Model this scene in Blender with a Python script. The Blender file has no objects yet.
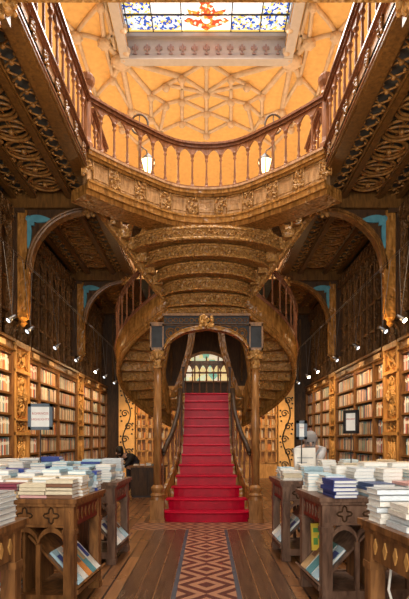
import bpy, math, random
from mathutils import Vector, Matrix
random.seed(7)
S = bpy.context.scene
COL = S.collection
PI = math.pi

# ---------------------------------------------------------------- camera, world, light, exposure
EYE = 1.35
cam_d = bpy.data.cameras.new('camera'); cam = bpy.data.objects.new('camera', cam_d); COL.objects.link(cam)
cam.location = (0, 0, EYE); cam.rotation_euler = (PI/2, 0, 0)
cam_d.sensor_fit = 'AUTO'; cam_d.sensor_width = 36.0; cam_d.lens = 500*36/599
cam_d.shift_x = -2.0/599; cam_d.shift_y = 138.5/599
cam_d.clip_start = 0.05; cam_d.clip_end = 100
S.camera = cam
S.view_settings.view_transform = 'Standard'; S.view_settings.look = 'None'
S.view_settings.gamma = 1.0; S.view_settings.use_curve_mapping = False
S.view_settings.exposure = 0.42
w = bpy.data.worlds.new('world'); S.world = w; w.use_nodes = True
w.node_tree.nodes['Background'].inputs[0].default_value = (0.9, 0.8, 0.65, 1)
w.node_tree.nodes['Background'].inputs[1].default_value = 0.35

def area(name, loc, rot, sx, sy, power, col):
    d = bpy.data.lights.new(name, 'AREA'); d.shape = 'RECTANGLE'; d.size = sx; d.size_y = sy
    d.energy = power; d.color = col
    o = bpy.data.objects.new(name, d); COL.objects.link(o); o.location = loc; o.rotation_euler = rot
    return o
def point(name, loc, power, col, r=0.12):
    d = bpy.data.lights.new(name, 'POINT'); d.energy = power; d.color = col; d.shadow_soft_size = r
    o = bpy.data.objects.new(name, d); COL.objects.link(o); o.location = loc
    return o
def spot(name, loc, target, power, col, ang=110, r=0.05, blend=0.8):
    d = bpy.data.lights.new(name, 'SPOT'); d.energy = power; d.color = col; d.shadow_soft_size = r
    d.spot_size = math.radians(ang); d.spot_blend = blend
    o = bpy.data.objects.new(name, d); COL.objects.link(o); o.location = loc
    o.rotation_euler = (Vector(target)-Vector(loc)).to_track_quat('-Z', 'Y').to_euler()
    return o
WARM2 = (1.0, 0.70, 0.40); WARM = (1.0, 0.66, 0.32); AMBER = (1.0, 0.58, 0.20); DAY = (1.0, 0.95, 0.88)
area('skylight_daylight', (0, 8.3, 9.95), (0, 0, 0), 3.3, 5.6, 560, DAY)                 # the glazed roof
area('facade_daylight', (0, -2.35, 2.9), (PI/2, 0, 0), 5.4, 4.2, 360, (1.0, 0.93, 0.82))   # the street window behind the camera
for sx in (-1, 1):
    for y in (9.5, 12.5, 15.5):
        point('upper_gallery_fill', (sx*2.4, y, 7.2), 55, (1.0,0.74,0.45), 0.25)  # added lights to brighten the ceiling; no fixture is modelled
    point('upper_gallery_fill', (sx*2.6, 6.3, 7.4), 22, (1.0,0.74,0.45), 0.25)
    point('hall_fill', (sx*1.25, 5.6, 4.9), 34, WARM2, 0.35)  # added fill for the stair bands, soffits and arches, with no fixture
    point('hall_fill', (sx*1.5, 2.0, 4.9), 22, WARM2, 0.35)
    for y in (6.8, 11.3, 15.0): point('arcade_fill', (sx*2.75, y, 3.5), 8, WARM, 0.15)  # added fill reaching up to the gallery soffits, no lamp stands here
for (x, y) in ((-1.2, 13.0), (1.2, 13.0), (0, 16.0)):
    point('upper_gallery_fill', (x, y, 7.0), 55, (1.0,0.74,0.45), 0.25)  # more added ceiling fill in mid-air above the stairs
for sx in (-1, 1):
    spot('back_room_fill', (sx*1.9, 15.2, 3.0), (sx*1.75, 17.0, 1.6), 95, AMBER, 85, 0.1)  # added spots that make the cabinets glow, in place of lights inside
point('back_room_fill', (0, 14.6, 1.6), 3, AMBER, 0.15)  # faint added fill behind the stairs, no lamp there
LAMP_Y = (3.2, 5.4, 7.2, 7.95, 9.4, 10.9, 12.8, 13.9, 15.4)
for sx in (-1, 1):
    for y in LAMP_Y:
        spot('shelf_spotlight', (sx*2.70, y, 3.02), (sx*3.5, y+0.3, 1.7), 48 if y < 12.8 else 32, WARM, 140, 0.05)

# ---------------------------------------------------------------- helpers
WORLD = {}
class MB:
    def __init__(s): s.v = []; s.f = []; s.m = []; s.cur = 0
    def add(s, vs, fs):
        n = len(s.v); s.v += [tuple(p) for p in vs]
        for f in fs: s.f.append(tuple(i+n for i in f)); s.m.append(s.cur)
        return s
    def box(s, x0, x1, y0, y1, z0, z1):
        if x0 > x1: x0, x1 = x1, x0
        if y0 > y1: y0, y1 = y1, y0
        return s.add([(x0,y0,z0),(x1,y0,z0),(x1,y1,z0),(x0,y1,z0),(x0,y0,z1),(x1,y0,z1),(x1,y1,z1),(x0,y1,z1)],
              [(0,3,2,1),(4,5,6,7),(0,1,5,4),(1,2,6,5),(2,3,7,6),(3,0,4,7)])
    def obox(s, c, ax, ay, az):          # centre and three half-axis vectors
        c = Vector(c); ax, ay, az = Vector(ax), Vector(ay), Vector(az)
        P = [c+i*ax+j*ay+k*az for k in (-1,1) for (i,j) in ((-1,-1),(1,-1),(1,1),(-1,1))]
        return s.add(P, [(0,3,2,1),(4,5,6,7),(0,1,5,4),(1,2,6,5),(2,3,7,6),(3,0,4,7)])
    def bar(s, a, b, wd, ht, up=(0,0,1)):
        a, b = Vector(a), Vector(b); d = (b-a); L = d.length
        if L < 1e-6: return s
        d /= L; u = Vector(up)
        r = d.cross(u)
        if r.length < 1e-4: r = d.cross(Vector((0,1,0)))
        r.normalize(); u = r.cross(d).normalized()
        return s.obox((a+b)/2, r*wd/2, d*L/2, u*ht/2)
    def tube(s, pts, r, n=6, closed=False, caps=True):
        pts = [Vector(p) for p in pts]; N = len(pts)
        rs = r if isinstance(r, (list, tuple)) else [r]*N
        tang = []
        for i in range(N):
            a = pts[(i-1) % N] if closed else pts[max(i-1, 0)]
            b = pts[(i+1) % N] if closed else pts[min(i+1, N-1)]
            t = b-a; tang.append(t.normalized() if t.length > 1e-9 else Vector((0,0,1)))
        t0 = tang[0]; ref = Vector((0,0,1)) if abs(t0.z) < 0.9 else Vector((0,1,0))
        nrm = t0.cross(ref).normalized(); vs = []
        for i in range(N):
            nrm = (nrm - tang[i]*nrm.dot(tang[i]))
            if nrm.length < 1e-6: nrm = tang[i].orthogonal()
            nrm.normalize(); bn = tang[i].cross(nrm)
            for k in range(n):
                a = 2*PI*k/n; vs.append(pts[i] + rs[i]*(math.cos(a)*nrm + math.sin(a)*bn))
        fs = []
        for i in range(N if closed else N-1):
            j = (i+1) % N
            for k in range(n): fs.append((i*n+k, i*n+(k+1)%n, j*n+(k+1)%n, j*n+k))
        if caps and not closed: fs += [tuple(range(n))[::-1], tuple((N-1)*n+k for k in range(n))]
        return s.add(vs, fs)
    def lathe(s, prof, c=(0,0,0), n=12, ax=1.0, ay=1.0):
        cx, cy, cz = c; vs = []
        for (r, z) in prof:
            for k in range(n):
                a = 2*PI*(k+.5)/n; vs.append((cx+ax*r*math.cos(a), cy+ay*r*math.sin(a), cz+z))
        fs = []
        for i in range(len(prof)-1):
            for k in range(n): fs.append((i*n+k, i*n+(k+1)%n, (i+1)*n+(k+1)%n, (i+1)*n+k))
        fs += [tuple(range(n))[::-1], tuple((len(prof)-1)*n+k for k in range(n))]
        return s.add(vs, fs)
    def ball(s, c, rx, ry=None, rz=None, n=8, m=5, M=None):
        ry = ry or rx; rz = rz or rx; vs = []; c = Vector(c)
        def put(p):
            p = Vector(p)
            if M is not None: p = M @ p
            vs.append(c+p)
        put((0,0,-rz))
        for i in range(1, m):
            t = -PI/2+PI*i/m
            for k in range(n):
                a = 2*PI*k/n; put((rx*math.cos(t)*math.cos(a), ry*math.cos(t)*math.sin(a), rz*math.sin(t)))
        put((0,0,rz)); fs = []
        for k in range(n): fs.append((0, 1+(k+1)%n, 1+k))
        for i in range(m-2):
            for k in range(n): a=1+i*n; fs.append((a+k, a+(k+1)%n, a+n+(k+1)%n, a+n+k))
        a = 1+(m-2)*n; t = len(vs)-1
        for k in range(n): fs.append((a+k, a+(k+1)%n, t))
        return s.add(vs, fs)
    def prism(s, poly, o, u, v, d):      # polygon in the plane (o; u, v), extruded by vector d
        o, u, v, d = Vector(o), Vector(u), Vector(v), Vector(d); n = len(poly)
        P = [o+u*a+v*b for a, b in poly]
        return s.add(P+[p+d for p in P], [tuple(range(n))[::-1], tuple(range(n, 2*n))]+[(i,(i+1)%n,n+(i+1)%n,n+i) for i in range(n)])
    def strip(s, top, bot, d):           # band between two polylines with thickness vectors
        n = len(top); top = [Vector(p) for p in top]; bot = [Vector(p) for p in bot]
        ds = [Vector(d)]*n if not isinstance(d, list) else [Vector(x) for x in d]
        vs = top+bot+[p+q for p, q in zip(top, ds)]+[p+q for p, q in zip(bot, ds)]; fs = []
        for i in range(n-1):
            fs += [(i, n+i, n+i+1, i+1), (2*n+i, 2*n+i+1, 3*n+i+1, 3*n+i), (i, i+1, 2*n+i+1, 2*n+i), (n+i, 3*n+i, 3*n+i+1, n+i+1)]
        fs += [(0, 2*n, 3*n, n), (n-1, 2*n-1, 4*n-1, 3*n-1)]
        return s.add(vs, fs)
    def build(s, name, mats, parent=None, smooth=False, origin=None):
        me = bpy.data.meshes.new(name)
        if parent is not None: o0 = WORLD[parent.name]
        elif origin is not None: o0 = Vector(origin)
        else:
            xs = [p[0] for p in s.v]; ys = [p[1] for p in s.v]; zs = [p[2] for p in s.v]
            o0 = Vector(((min(xs)+max(xs))/2, (min(ys)+max(ys))/2, min(zs)))
        me.from_pydata([(p[0]-o0[0], p[1]-o0[1], p[2]-o0[2]) for p in s.v], [], s.f)
        if not isinstance(mats, (list, tuple)): mats = [mats]
        for m in mats: me.materials.append(m)
        if len(mats) > 1: me.polygons.foreach_set('material_index', s.m)
        if smooth: me.polygons.foreach_set('use_smooth', [True]*len(me.polygons))
        me.update()
        o = bpy.data.objects.new(name, me); COL.objects.link(o)
        WORLD[o.name] = Vector(o0)
        if parent is not None: o.parent = parent
        else: o.location = o0
        return o
def tag(o, label, cat, group=None, kind=None):
    o['label'] = label; o['category'] = cat
    if group: o['group'] = group
    if kind: o['kind'] = kind
    return o
def thing(name, loc, label, cat, group=None, rz=0):
    o = bpy.data.objects.new(name, None); COL.objects.link(o); o.location = loc; o.rotation_euler = (0,0,rz)
    o.empty_display_size = 0.1
    WORLD[o.name] = Vector(loc) if rz == 0 else Vector((0,0,0))      # turned things are modelled about their own origin
    return tag(o, label, cat, group)
def struct(name, mb, mat, smooth=False, origin=(0,0,0)):
    o = mb.build(name, mat, None, smooth, origin); o['kind'] = 'structure'; return o
CHILD = {}
def copy_tree(o, parent=None):
    c = o.copy(); COL.objects.link(c); c.parent = parent
    for ch in [x for x in o.children]: copy_tree(ch, c)
    return c

# ---------------------------------------------------------------- materials
def newmat(name):
    m = bpy.data.materials.new(name); m.use_nodes = True; nt = m.node_tree
    return m, nt, nt.nodes['Principled BSDF']
def L(nt, a, b): nt.links.new(a, b)
def coords(nt, scale=(1,1,1), kind='Object', rot=(0,0,0)):
    tc = nt.nodes.new('ShaderNodeTexCoord'); mp = nt.nodes.new('ShaderNodeMapping')
    mp.inputs['Scale'].default_value = scale; mp.inputs['Rotation'].default_value = rot
    L(nt, tc.outputs[kind], mp.inputs[0]); return mp.outputs[0]
def ramp(nt, fac, stops, interp='LINEAR'):
    r = nt.nodes.new('ShaderNodeValToRGB'); r.color_ramp.interpolation = interp
    while len(r.color_ramp.elements) < len(stops): r.color_ramp.elements.new(0.5)
    for e, (p, c) in zip(r.color_ramp.elements, stops): e.position = p; e.color = (*c, 1)
    L(nt, fac, r.inputs[0]); return r.outputs[0]
def wood(name, c1, c2, rough=0.45, grain=(6,6,1.2), carve=0.0, cscale=14, spec=0.32):
    m, nt, b = newmat(name)
    co = coords(nt, grain)
    n = nt.nodes.new('ShaderNodeTexNoise'); n.inputs['Scale'].default_value = 3.5; n.inputs['Detail'].default_value = 6; n.inputs['Distortion'].default_value = 0.6
    L(nt, co, n.inputs['Vector'])
    L(nt, ramp(nt, n.outputs[0], [(0.32, c1), (0.68, c2)]), b.inputs['Base Color'])
    b.inputs['Roughness'].default_value = rough
    b.inputs['Specular IOR Level'].default_value = spec
    if carve:
        co2 = coords(nt, (1,1,1))
        nz = nt.nodes.new('ShaderNodeTexNoise'); nz.inputs['Scale'].default_value = cscale*0.5; nz.inputs['Detail'].default_value = 2
        L(nt, co2, nz.inputs['Vector'])
        mx = nt.nodes.new('ShaderNodeMix'); mx.data_type = 'VECTOR'; mx.inputs[0].default_value = 0.12
        L(nt, co2, mx.inputs[4]); L(nt, nz.outputs['Color'], mx.inputs[5])
        v = nt.nodes.new('ShaderNodeTexVoronoi'); v.feature = 'SMOOTH_F1'; v.inputs['Scale'].default_value = cscale
        L(nt, mx.outputs[1], v.inputs['Vector'])
        wv = nt.nodes.new('ShaderNodeMath'); wv.operation = 'SINE'; ml = nt.nodes.new('ShaderNodeMath'); ml.operation = 'MULTIPLY'; ml.inputs[1].default_value = 14
        L(nt, v.outputs['Distance'], ml.inputs[0]); L(nt, ml.outputs[0], wv.inputs[0])
        bp = nt.nodes.new('ShaderNodeBump'); bp.inputs['Strength'].default_value = min(1, carve); bp.inputs['Distance'].default_value = 0.03
        L(nt, wv.outputs[0], bp.inputs['Height']); L(nt, bp.outputs[0], b.inputs['Normal'])
    else:
        bp = nt.nodes.new('ShaderNodeBump'); bp.inputs['Strength'].default_value = 0.15; bp.inputs['Distance'].default_value = 0.005
        L(nt, n.outputs[0], bp.inputs['Height']); L(nt, bp.outputs[0], b.inputs['Normal'])
    return m
def plain(name, c, rough=0.6, var=0.06, metal=0.0, spec=0.5):
    m, nt, b = newmat(name)
    n = nt.nodes.new('ShaderNodeTexNoise'); n.inputs['Scale'].default_value = 9; n.inputs['Detail'].default_value = 3
    L(nt, coords(nt), n.inputs['Vector'])
    a = tuple(max(0, x*(1-var*2)) for x in c); d = tuple(min(1, x*(1+var*2)) for x in c)
    L(nt, ramp(nt, n.outputs[0], [(0.3, a), (0.7, d)]), b.inputs['Base Color'])
    b.inputs['Roughness'].default_value = rough; b.inputs['Metallic'].default_value = metal
    b.inputs['Specular IOR Level'].default_value = spec
    return m
def emit(name, c, strength):
    m, nt, b = newmat(name)
    b.inputs['Base Color'].default_value = (*c, 1); b.inputs['Emission Color'].default_value = (*c, 1)
    b.inputs['Emission Strength'].default_value = strength; return m

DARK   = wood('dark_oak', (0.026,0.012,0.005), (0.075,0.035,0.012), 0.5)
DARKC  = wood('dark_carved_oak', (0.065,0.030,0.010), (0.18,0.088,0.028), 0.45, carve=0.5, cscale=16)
MID    = wood('brown_oak', (0.085,0.034,0.009), (0.27,0.125,0.034), 0.33)
MIDC   = wood('carved_brown_oak', (0.21,0.094,0.024), (0.54,0.29,0.088), 0.33, (8,8,6), carve=0.5, cscale=11)
COLW   = wood('column_oak', (0.20,0.085,0.025), (0.38,0.18,0.06), 0.22)
RIBW   = wood('ceiling_rib_oak', (0.070,0.030,0.008), (0.18,0.085,0.022), 0.33)
TRACE  = wood('coffer_tracery_oak', (0.15,0.066,0.018), (0.38,0.19,0.055), 0.30)
FASC   = wood('bridge_panel_oak', (0.22,0.115,0.045), (0.50,0.29,0.13), 0.35, carve=0.15)
GOLD   = wood('spotlit_golden_oak', (0.42,0.20,0.055), (0.66,0.36,0.11), 0.35)  # yellow of the spotlit pilasters put into the wood colour
GOLDC  = wood('spotlit_carved_oak', (0.46,0.22,0.055), (0.72,0.40,0.12), 0.38, carve=0.8, cscale=12)  # carved version, with the same spotlit yellow put into its colour
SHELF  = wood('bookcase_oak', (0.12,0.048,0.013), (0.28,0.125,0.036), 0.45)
BROWN  = wood('stringer_oak', (0.17,0.074,0.017), (0.44,0.21,0.052), 0.26, carve=0.22, cscale=9)
ROSE   = wood('daylit_fascia_oak', (0.24,0.12,0.05), (0.52,0.31,0.17), 0.4)  # pinkish daylight on the fascia put into the wood colour
RAIL   = wood('handrail_mahogany', (0.12,0.045,0.022), (0.22,0.09,0.045), 0.25)
BAL    = wood('baluster_mahogany', (0.15,0.055,0.022), (0.30,0.12,0.048), 0.38)
TABLE  = wood('table_oak', (0.080,0.030,0.009), (0.29,0.125,0.038), 0.36, spec=0.35)
TABLEG = wood('worn_daylit_table_oak', (0.075,0.038,0.024), (0.22,0.125,0.080), 0.38, spec=0.35)  # worn oak, with a greyer daylight cast put into its colour too
MAHOG  = wood('red_mahogany_apron', (0.085,0.010,0.006), (0.22,0.024,0.014), 0.4, spec=0.3)
GREYBL = plain('grey_blue_painted_ground', (0.10,0.115,0.125), 0.7, 0.15)
PANELG = plain('slate_grey_panel', (0.03,0.033,0.038), 0.6, 0.15, 0.0, 0.25)
TEAL   = plain('teal_painted_carving', (0.07,0.25,0.33), 0.6, 0.08)
RED    = plain('red_stair_paint', (0.44,0.001,0.022), 0.42, 0.08, 0.0, 0.22)
STEEL  = plain('brushed_metal', (0.22,0.22,0.23), 0.45, 0.03, 1.0)
BLACK  = plain('black_metal', (0.02,0.02,0.022), 0.4, 0.05)
CORNICE= plain('white_plaster_frame', (0.50,0.48,0.49), 0.6, 0.03)
RIBP   = plain('beige_plaster_rib', (0.60,0.48,0.36), 0.65, 0.06)
YELL   = plain('ochre_ceiling_plaster', (0.78,0.50,0.19), 0.8, 0.05)
UPW    = plain('ochre_wall_plaster', (0.50,0.27,0.10), 0.8, 0.05)
PLANT  = plain('black_ironwork', (0.03,0.015,0.008), 0.5, 0.1)
SCREAM = plain('scroll_panel_yellow', (0.80,0.47,0.16), 0.6, 0.05)
GLOW   = emit('lamp_glow', (1.0,0.74,0.38), 2.6)
GLOWS  = emit('spot_lens_glow', (1.0,0.86,0.62), 30.0)
COOLG  = emit('spot_lens_cool', (0.85,0.92,1.0), 1.2)
PAPER  = plain('book_pages', (0.86,0.85,0.80), 0.8, 0.04)

def floor_mat():
    m, nt, b = newmat('floor_planks')
    co = coords(nt, (1,1,1), rot=(0,0,PI/2))
    br = nt.nodes.new('ShaderNodeTexBrick'); br.offset = 0.4
    br.inputs['Scale'].default_value = 1.0; br.inputs['Brick Width'].default_value = 1.9; br.inputs['Row Height'].default_value = 0.125
    br.inputs['Mortar Size'].default_value = 0.010; br.inputs['Bias'].default_value = 0.0
    br.inputs['Color1'].default_value = (0.29,0.130,0.050,1); br.inputs['Color2'].default_value = (0.15,0.066,0.027,1); br.inputs['Mortar'].default_value = (0.03,0.015,0.01,1)
    L(nt, co, br.inputs['Vector'])
    n = nt.nodes.new('ShaderNodeTexNoise'); n.inputs['Scale'].default_value = 3; n.inputs['Detail'].default_value = 5
    L(nt, coords(nt, (9,0.7,1)), n.inputs['Vector'])
    mx = nt.nodes.new('ShaderNodeMix'); mx.data_type = 'RGBA'; mx.blend_type = 'MULTIPLY'; mx.inputs[0].default_value = 0.7
    L(nt, br.outputs['Color'], mx.inputs[6]); L(nt, ramp(nt, n.outputs[0], [(0.3,(0.6,0.55,0.5)),(0.7,(1.25,1.2,1.15))]), mx.inputs[7])
    L(nt, mx.outputs[2], b.inputs['Base Color'])
    n2 = nt.nodes.new('ShaderNodeTexNoise'); n2.inputs['Scale'].default_value = 2.2
    L(nt, coords(nt), n2.inputs['Vector'])
    L(nt, ramp(nt, n2.outputs[0], [(0.3,(0.24,)*3),(0.7,(0.36,)*3)]), b.inputs['Roughness'])
    bp = nt.nodes.new('ShaderNodeBump'); bp.inputs['Strength'].default_value = 0.25; bp.inputs['Distance'].default_value = 0.004
    L(nt, br.outputs['Fac'], bp.inputs['Height']); bp.invert = True; L(nt, bp.outputs[0], b.inputs['Normal'])
    return m
def tile_mat():
    m, nt, b = newmat('diamond_floor_tiles')
    tc = nt.nodes.new('ShaderNodeTexCoord'); sp = nt.nodes.new('ShaderNodeSeparateXYZ'); L(nt, tc.outputs['Object'], sp.inputs[0])
    def mth(op, a, bb=None):
        q = nt.nodes.new('ShaderNodeMath'); q.operation = op
        for i, x in enumerate((a, bb)):
            if x is None: continue
            if isinstance(x, (int, float)): q.inputs[i].default_value = x
            else: L(nt, x, q.inputs[i])
        return q.outputs[0]
    u = mth('ABSOLUTE', mth('SUBTRACT', mth('FRACT', mth('ADD', mth('DIVIDE', sp.outputs[0], 0.52), 0.5)), 0.5))
    v = mth('ABSOLUTE', mth('SUBTRACT', mth('FRACT', mth('DIVIDE', sp.outputs[1], 0.54)), 0.5))
    s_ = mth('FRACT', mth('MULTIPLY', mth('ADD', u, v), 3.0))
    L(nt, ramp(nt, s_, [(0.0,(0.085,0.026,0.016)),(0.5,(0.36,0.17,0.09))], 'CONSTANT'), b.inputs['Base Color'])
    b.inputs['Roughness'].default_value = 0.35
    return m
def glass_mosaic(name, stops, scale, strength):
    m, nt, b = newmat(name)
    v = nt.nodes.new('ShaderNodeTexVoronoi'); v.inputs['Scale'].default_value = scale; L(nt, coords(nt, (1,1,1)), v.inputs['Vector'])
    sp = nt.nodes.new('ShaderNodeSeparateColor'); L(nt, v.outputs['Color'], sp.inputs[0])
    c = ramp(nt, sp.outputs[0], stops, 'CONSTANT')
    L(nt, c, b.inputs['Base Color']); L(nt, c, b.inputs['Emission Color']); b.inputs['Emission Strength'].default_value = strength
    b.inputs['Roughness'].default_value = 0.2
    return m
FLOORM = floor_mat(); TILEM = tile_mat()
GL_W = emit('white_skylight_glass', (0.95,0.93,0.92), 0.85)
GL_B = glass_mosaic('blue_mosaic_glass', [(0,(0.9,0.9,0.9)),(0.33,(0.03,0.10,0.50)),(0.62,(0.55,0.72,0.85)),(0.8,(0.80,0.60,0.12))], 20, 0.75)
GL_R = glass_mosaic('red_mosaic_glass', [(0,(0.75,0.08,0.03)),(0.5,(0.85,0.30,0.05)),(0.75,(0.95,0.88,0.7))], 16, 0.75)
GL_Y = emit('yellow_border_glass', (0.9,0.62,0.15), 0.7)

# ---------------------------------------------------------------- the setting
XW = 3.75      # wall plane
XF = 3.40      # front of the bookcases
ZG0, ZG1 = 5.68, 6.05   # gallery underside and floor
XG = 1.95
fl = struct('floor', MB().box(-XW-0.1, XW+0.1, -2.6, 17.3, -0.1, 0), FLOORM)
t = MB().box(-0.26, 0.26, 0.6, 7.35, 0.0, 0.004).build('tile_runner', TILEM, fl)
t = MB().box(-1.12, 1.12, 7.35, 8.02, 0.0, 0.004).build('tile_apron', TILEM, fl)
b = MB()
for sx in (-1, 1):
    b.box(sx*0.26, sx*0.30, 0.6, 7.35, 0, 0.006)
b.build('slate_border', plain('slate_border', (0.045,0.045,0.055), 0.5), fl)
b = MB()
for sx in (-1, 1):
    for k in range(3): b.box(sx*(0.308+k*0.15), sx*(0.447+k*0.15), 0.6, 7.35, 0, 0.003)
b.build('dark_plank_strip', wood('dark_floor_planks', (0.06,0.030,0.018), (0.13,0.064,0.034), 0.26, (9,0.8,6)), fl)
for sx, nm in ((-1, 'left'), (1, 'right')):
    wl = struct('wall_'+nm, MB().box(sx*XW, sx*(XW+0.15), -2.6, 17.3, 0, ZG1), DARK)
    up = MB().box(sx*(XW), sx*(XW+0.15), -2.6, 17.3, ZG1, 10.6); up.build('upper_wall', UPW, wl)
    pn = MB()                                    # gothic panelling above the bookcases
    pn.box(sx*3.62, sx*3.745, 5.0, 17.0, 3.1, 5.5)
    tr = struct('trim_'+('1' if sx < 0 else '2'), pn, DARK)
    rb = MB(); y = 5.2; i = 0
    while y < 16.9:
        rb.box(sx*3.54, sx*3.62, y-0.035, y+0.035, 3.1, 5.45)
        rb.tube([(sx*3.53, y, 3.1), (sx*3.53, y, 5.3)], 0.022, 5)
        r = 0.215
        for zc in (4.75,):
            pts = [(sx*3.57, y+0.03+r-r*math.cos(a)*(1), zc+0.38*math.sin(a)) for a in [k*PI/12 for k in range(13)]]
            rb.tube(pts, 0.024, 5)
            rb.ball((sx*3.57, y+0.24, zc+0.48), 0.04, 0.04, 0.09)
        rb.box(sx*3.56, sx*3.63, y, y+0.48, 3.62, 3.67)
        rb.box(sx*3.56, sx*3.63, y, y+0.48, 4.22, 4.26)
        y += 0.48; i += 1
    rb.build('panelling_rib', DARKC, tr)
# back and front walls
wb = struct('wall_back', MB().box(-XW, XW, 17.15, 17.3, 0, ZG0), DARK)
MB().box(-XW, XW, 17.15, 17.3, ZG0, 10.6).build('upper_wall', UPW, wb)
b = MB()
for k in range(17):
    x = -3.2+k*0.4
    if abs(x) < 0.95: continue
    b.box(x-0.03, x+0.03, 17.06, 17.149, 3.3, 5.4)
struct('trim_3', b, DARKC)
wf = struct('wall_front', MB().box(-XW, -2.75, -2.6, -2.45, 0, 10.6).box(2.75, XW, -2.6, -2.45, 0, 10.6).box(-2.75, 2.75, -2.6, -2.45, 0, 0.75).box(-2.75, 2.75, -2.6, -2.45, 5.05, 10.6), DARK)
b = MB()
for x in (-2.75, -1.4, 0, 1.4, 2.75): b.box(x-0.04, x+0.04, -2.56, -2.46, 0.75, 5.05)
for z in (0.75, 2.2, 3.6, 5.0): b.box(-2.75, 2.75, -2.56, -2.46, z, z+0.06)
wn = struct('window_1', b, DARK)
MB().box(-2.72, 2.72, -2.53, -2.52, 0.8, 5.0).build('pane', emit('daylit_street_glass', (0.8,0.9,1.0), 1.2), wn)
# rear window seen at the head of the stairs, arched
b = MB(); g = MB()
arc = [(-0.80+1.6*k/16, 3.92+0.30*math.sin(PI*k/16)) for k in range(17)]
b.strip([(x, 17.0, z+0.09) for x, z in arc], [(x, 17.0, z) for x, z in arc], (0,0.12,0))
for x in (-0.8, -0.4, 0, 0.4, 0.8): b.box(x-0.025, x+0.025, 17.0, 17.1, 3.3, 4.12 if abs(x) < .7 else 3.95)
for z in (3.25, 3.55, 3.88): b.box(-0.8, 0.8, 17.0, 17.1, z, z+0.05)
w2 = struct('window_2', b, ROSE)
g.prism([(-0.8,3.3)]+[(0.8,3.3)]+arc[::-1], (0,17.12,0), (1,0,0), (0,0,1), (0,0.01,0))
g.build('pane', glass_mosaic('rear_window_glass', [(0,(0.95,0.75,0.35)),(0.35,(0.75,0.85,0.55)),(0.6,(0.98,0.88,0.65)),(0.85,(0.25,0.55,0.40))], 4, 0.48), w2)

# upper ceiling with coves, ribs, and the skylight opening
def cz(x, y):
    z = 10.1; d = max(0, abs(x)-2.5)
    z -= 0.55*(d/1.2)**2*1.5
    if y > 15.4: z -= 0.3*((y-15.4)/1.8)**2
    return z
b = MB(); xs = [-3.75+7.5*i/30 for i in range(31)]; ys = [-2.6]+[3.0+14.2*j/40 for j in range(41)]
idx = {}
def vid(i, j):
    if (i,j) not in idx: idx[(i,j)] = len(b.v); b.v.append((xs[i], ys[j], cz(xs[i], ys[j])))
    return idx[(i,j)]
SKY0, SKY1, SKX = 5.4, 11.4, 1.85
for i in range(30):
    for j in range(41):
        xm = (xs[i]+xs[i+1])/2; ym = (ys[j]+ys[j+1])/2
        if abs(xm) < SKX-0.02 and SKY0 < ym < SKY1: continue
        b.f.append((vid(i,j), vid(i,j+1), vid(i+1,j+1), vid(i+1,j))); b.m.append(0)
ce = struct('ceiling', b, YELL, True)
MB().box(-XW-0.15, XW+0.15, -2.6, 17.3, 10.85, 11.0).build('roof_slab', UPW, ce)
# rib network
P = lambda px, py: ((px-206.5)/500*(8.72*500/(438-py)), 8.72*500/(438-py))
N = {}
half = {'A':(121,60),'B':(104,41),'C':(126,48),'D':(123,25),'E':(113,78),'F':(76,32),'G':(151,95),'H':(131,110),'I':(166,85),
        'J':(182,77),'K':(182,100),'L':(151,118),'M':(166,104),'O':(96,95),'Q':(100,4),'R':(122,128),'T':(182,122),'U':(160,132),'V':(140,146),'Z':(60,10)}
for k, (px, py) in half.items():
    x, y = P(px, py); N[k+'l'] = (x, y); N[k+'r'] = (-x, y)
for k, py in {'c1':62,'c2':93,'c3':112,'c4':134}.items(): N[k] = (0, P(0, py)[1])
E = [('A','B'),('A','C'),('A','E'),('A','G'),('A','H'),('A','J'),('B','D'),('B','F'),('B','Q'),('B','E'),('F','Q'),('F','O'),('E','O'),('E','H'),('G','I'),('I','J'),
     ('G','L'),('J','K'),('M','K'),('M','L'),('L','H'),('G','M'),('K','T'),('M','U'),('L','U'),('H','R'),('R','V'),('U','V'),('T','U'),('O','R'),('Z','F')]
E2 = [('c1','J'),('c2','J'),('c2','K'),('c2','I'),('c3','K'),('c3','T'),('c4','T')]
b = MB()
def rib(a, c, r=0.05):
    n = 7; pts = []
    for i in range(n):
        t_ = i/(n-1); x = a[0]+(c[0]-a[0])*t_; y = a[1]+(c[1]-a[1])*t_; pts.append((x, y, cz(x, y)-0.02))
    b.tube(pts, r, 6)
for a, c in E:
    for s_ in 'lr': rib(N[a+s_], N[c+s_], 0.07 if a == 'A' else 0.05)
for a, c in E2:
    for s_ in 'lr': rib(N[a], N[c+s_])
rib(N['c1'], N['c2']); rib(N['c2'], N['c3']); rib(N['c3'], N['c4'])
for sx in (-1, 1): rib((sx*2.05, 4), (sx*2.05, 11.2))
b.build('rib_network', RIBP, ce, True)
b = MB()
for k, (x, y) in N.items():
    r = 0.24 if k[0] == 'A' else 0.10 if k[0] not in 'BF' else 0.15
    b.lathe([(r*.25,-0.12),(r*.7,-0.10),(r,-0.04),(r,0.0),(r*.8,0.03)], (x, y, cz(x,y)-0.07), 8)
    for q in range(6):
        a = q*PI/3; b.ball((x+r*.75*math.cos(a), y+r*.75*math.sin(a), cz(x,y)-0.13), r*.25)
b.build('boss_ornament', RIBP, ce, True)
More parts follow.
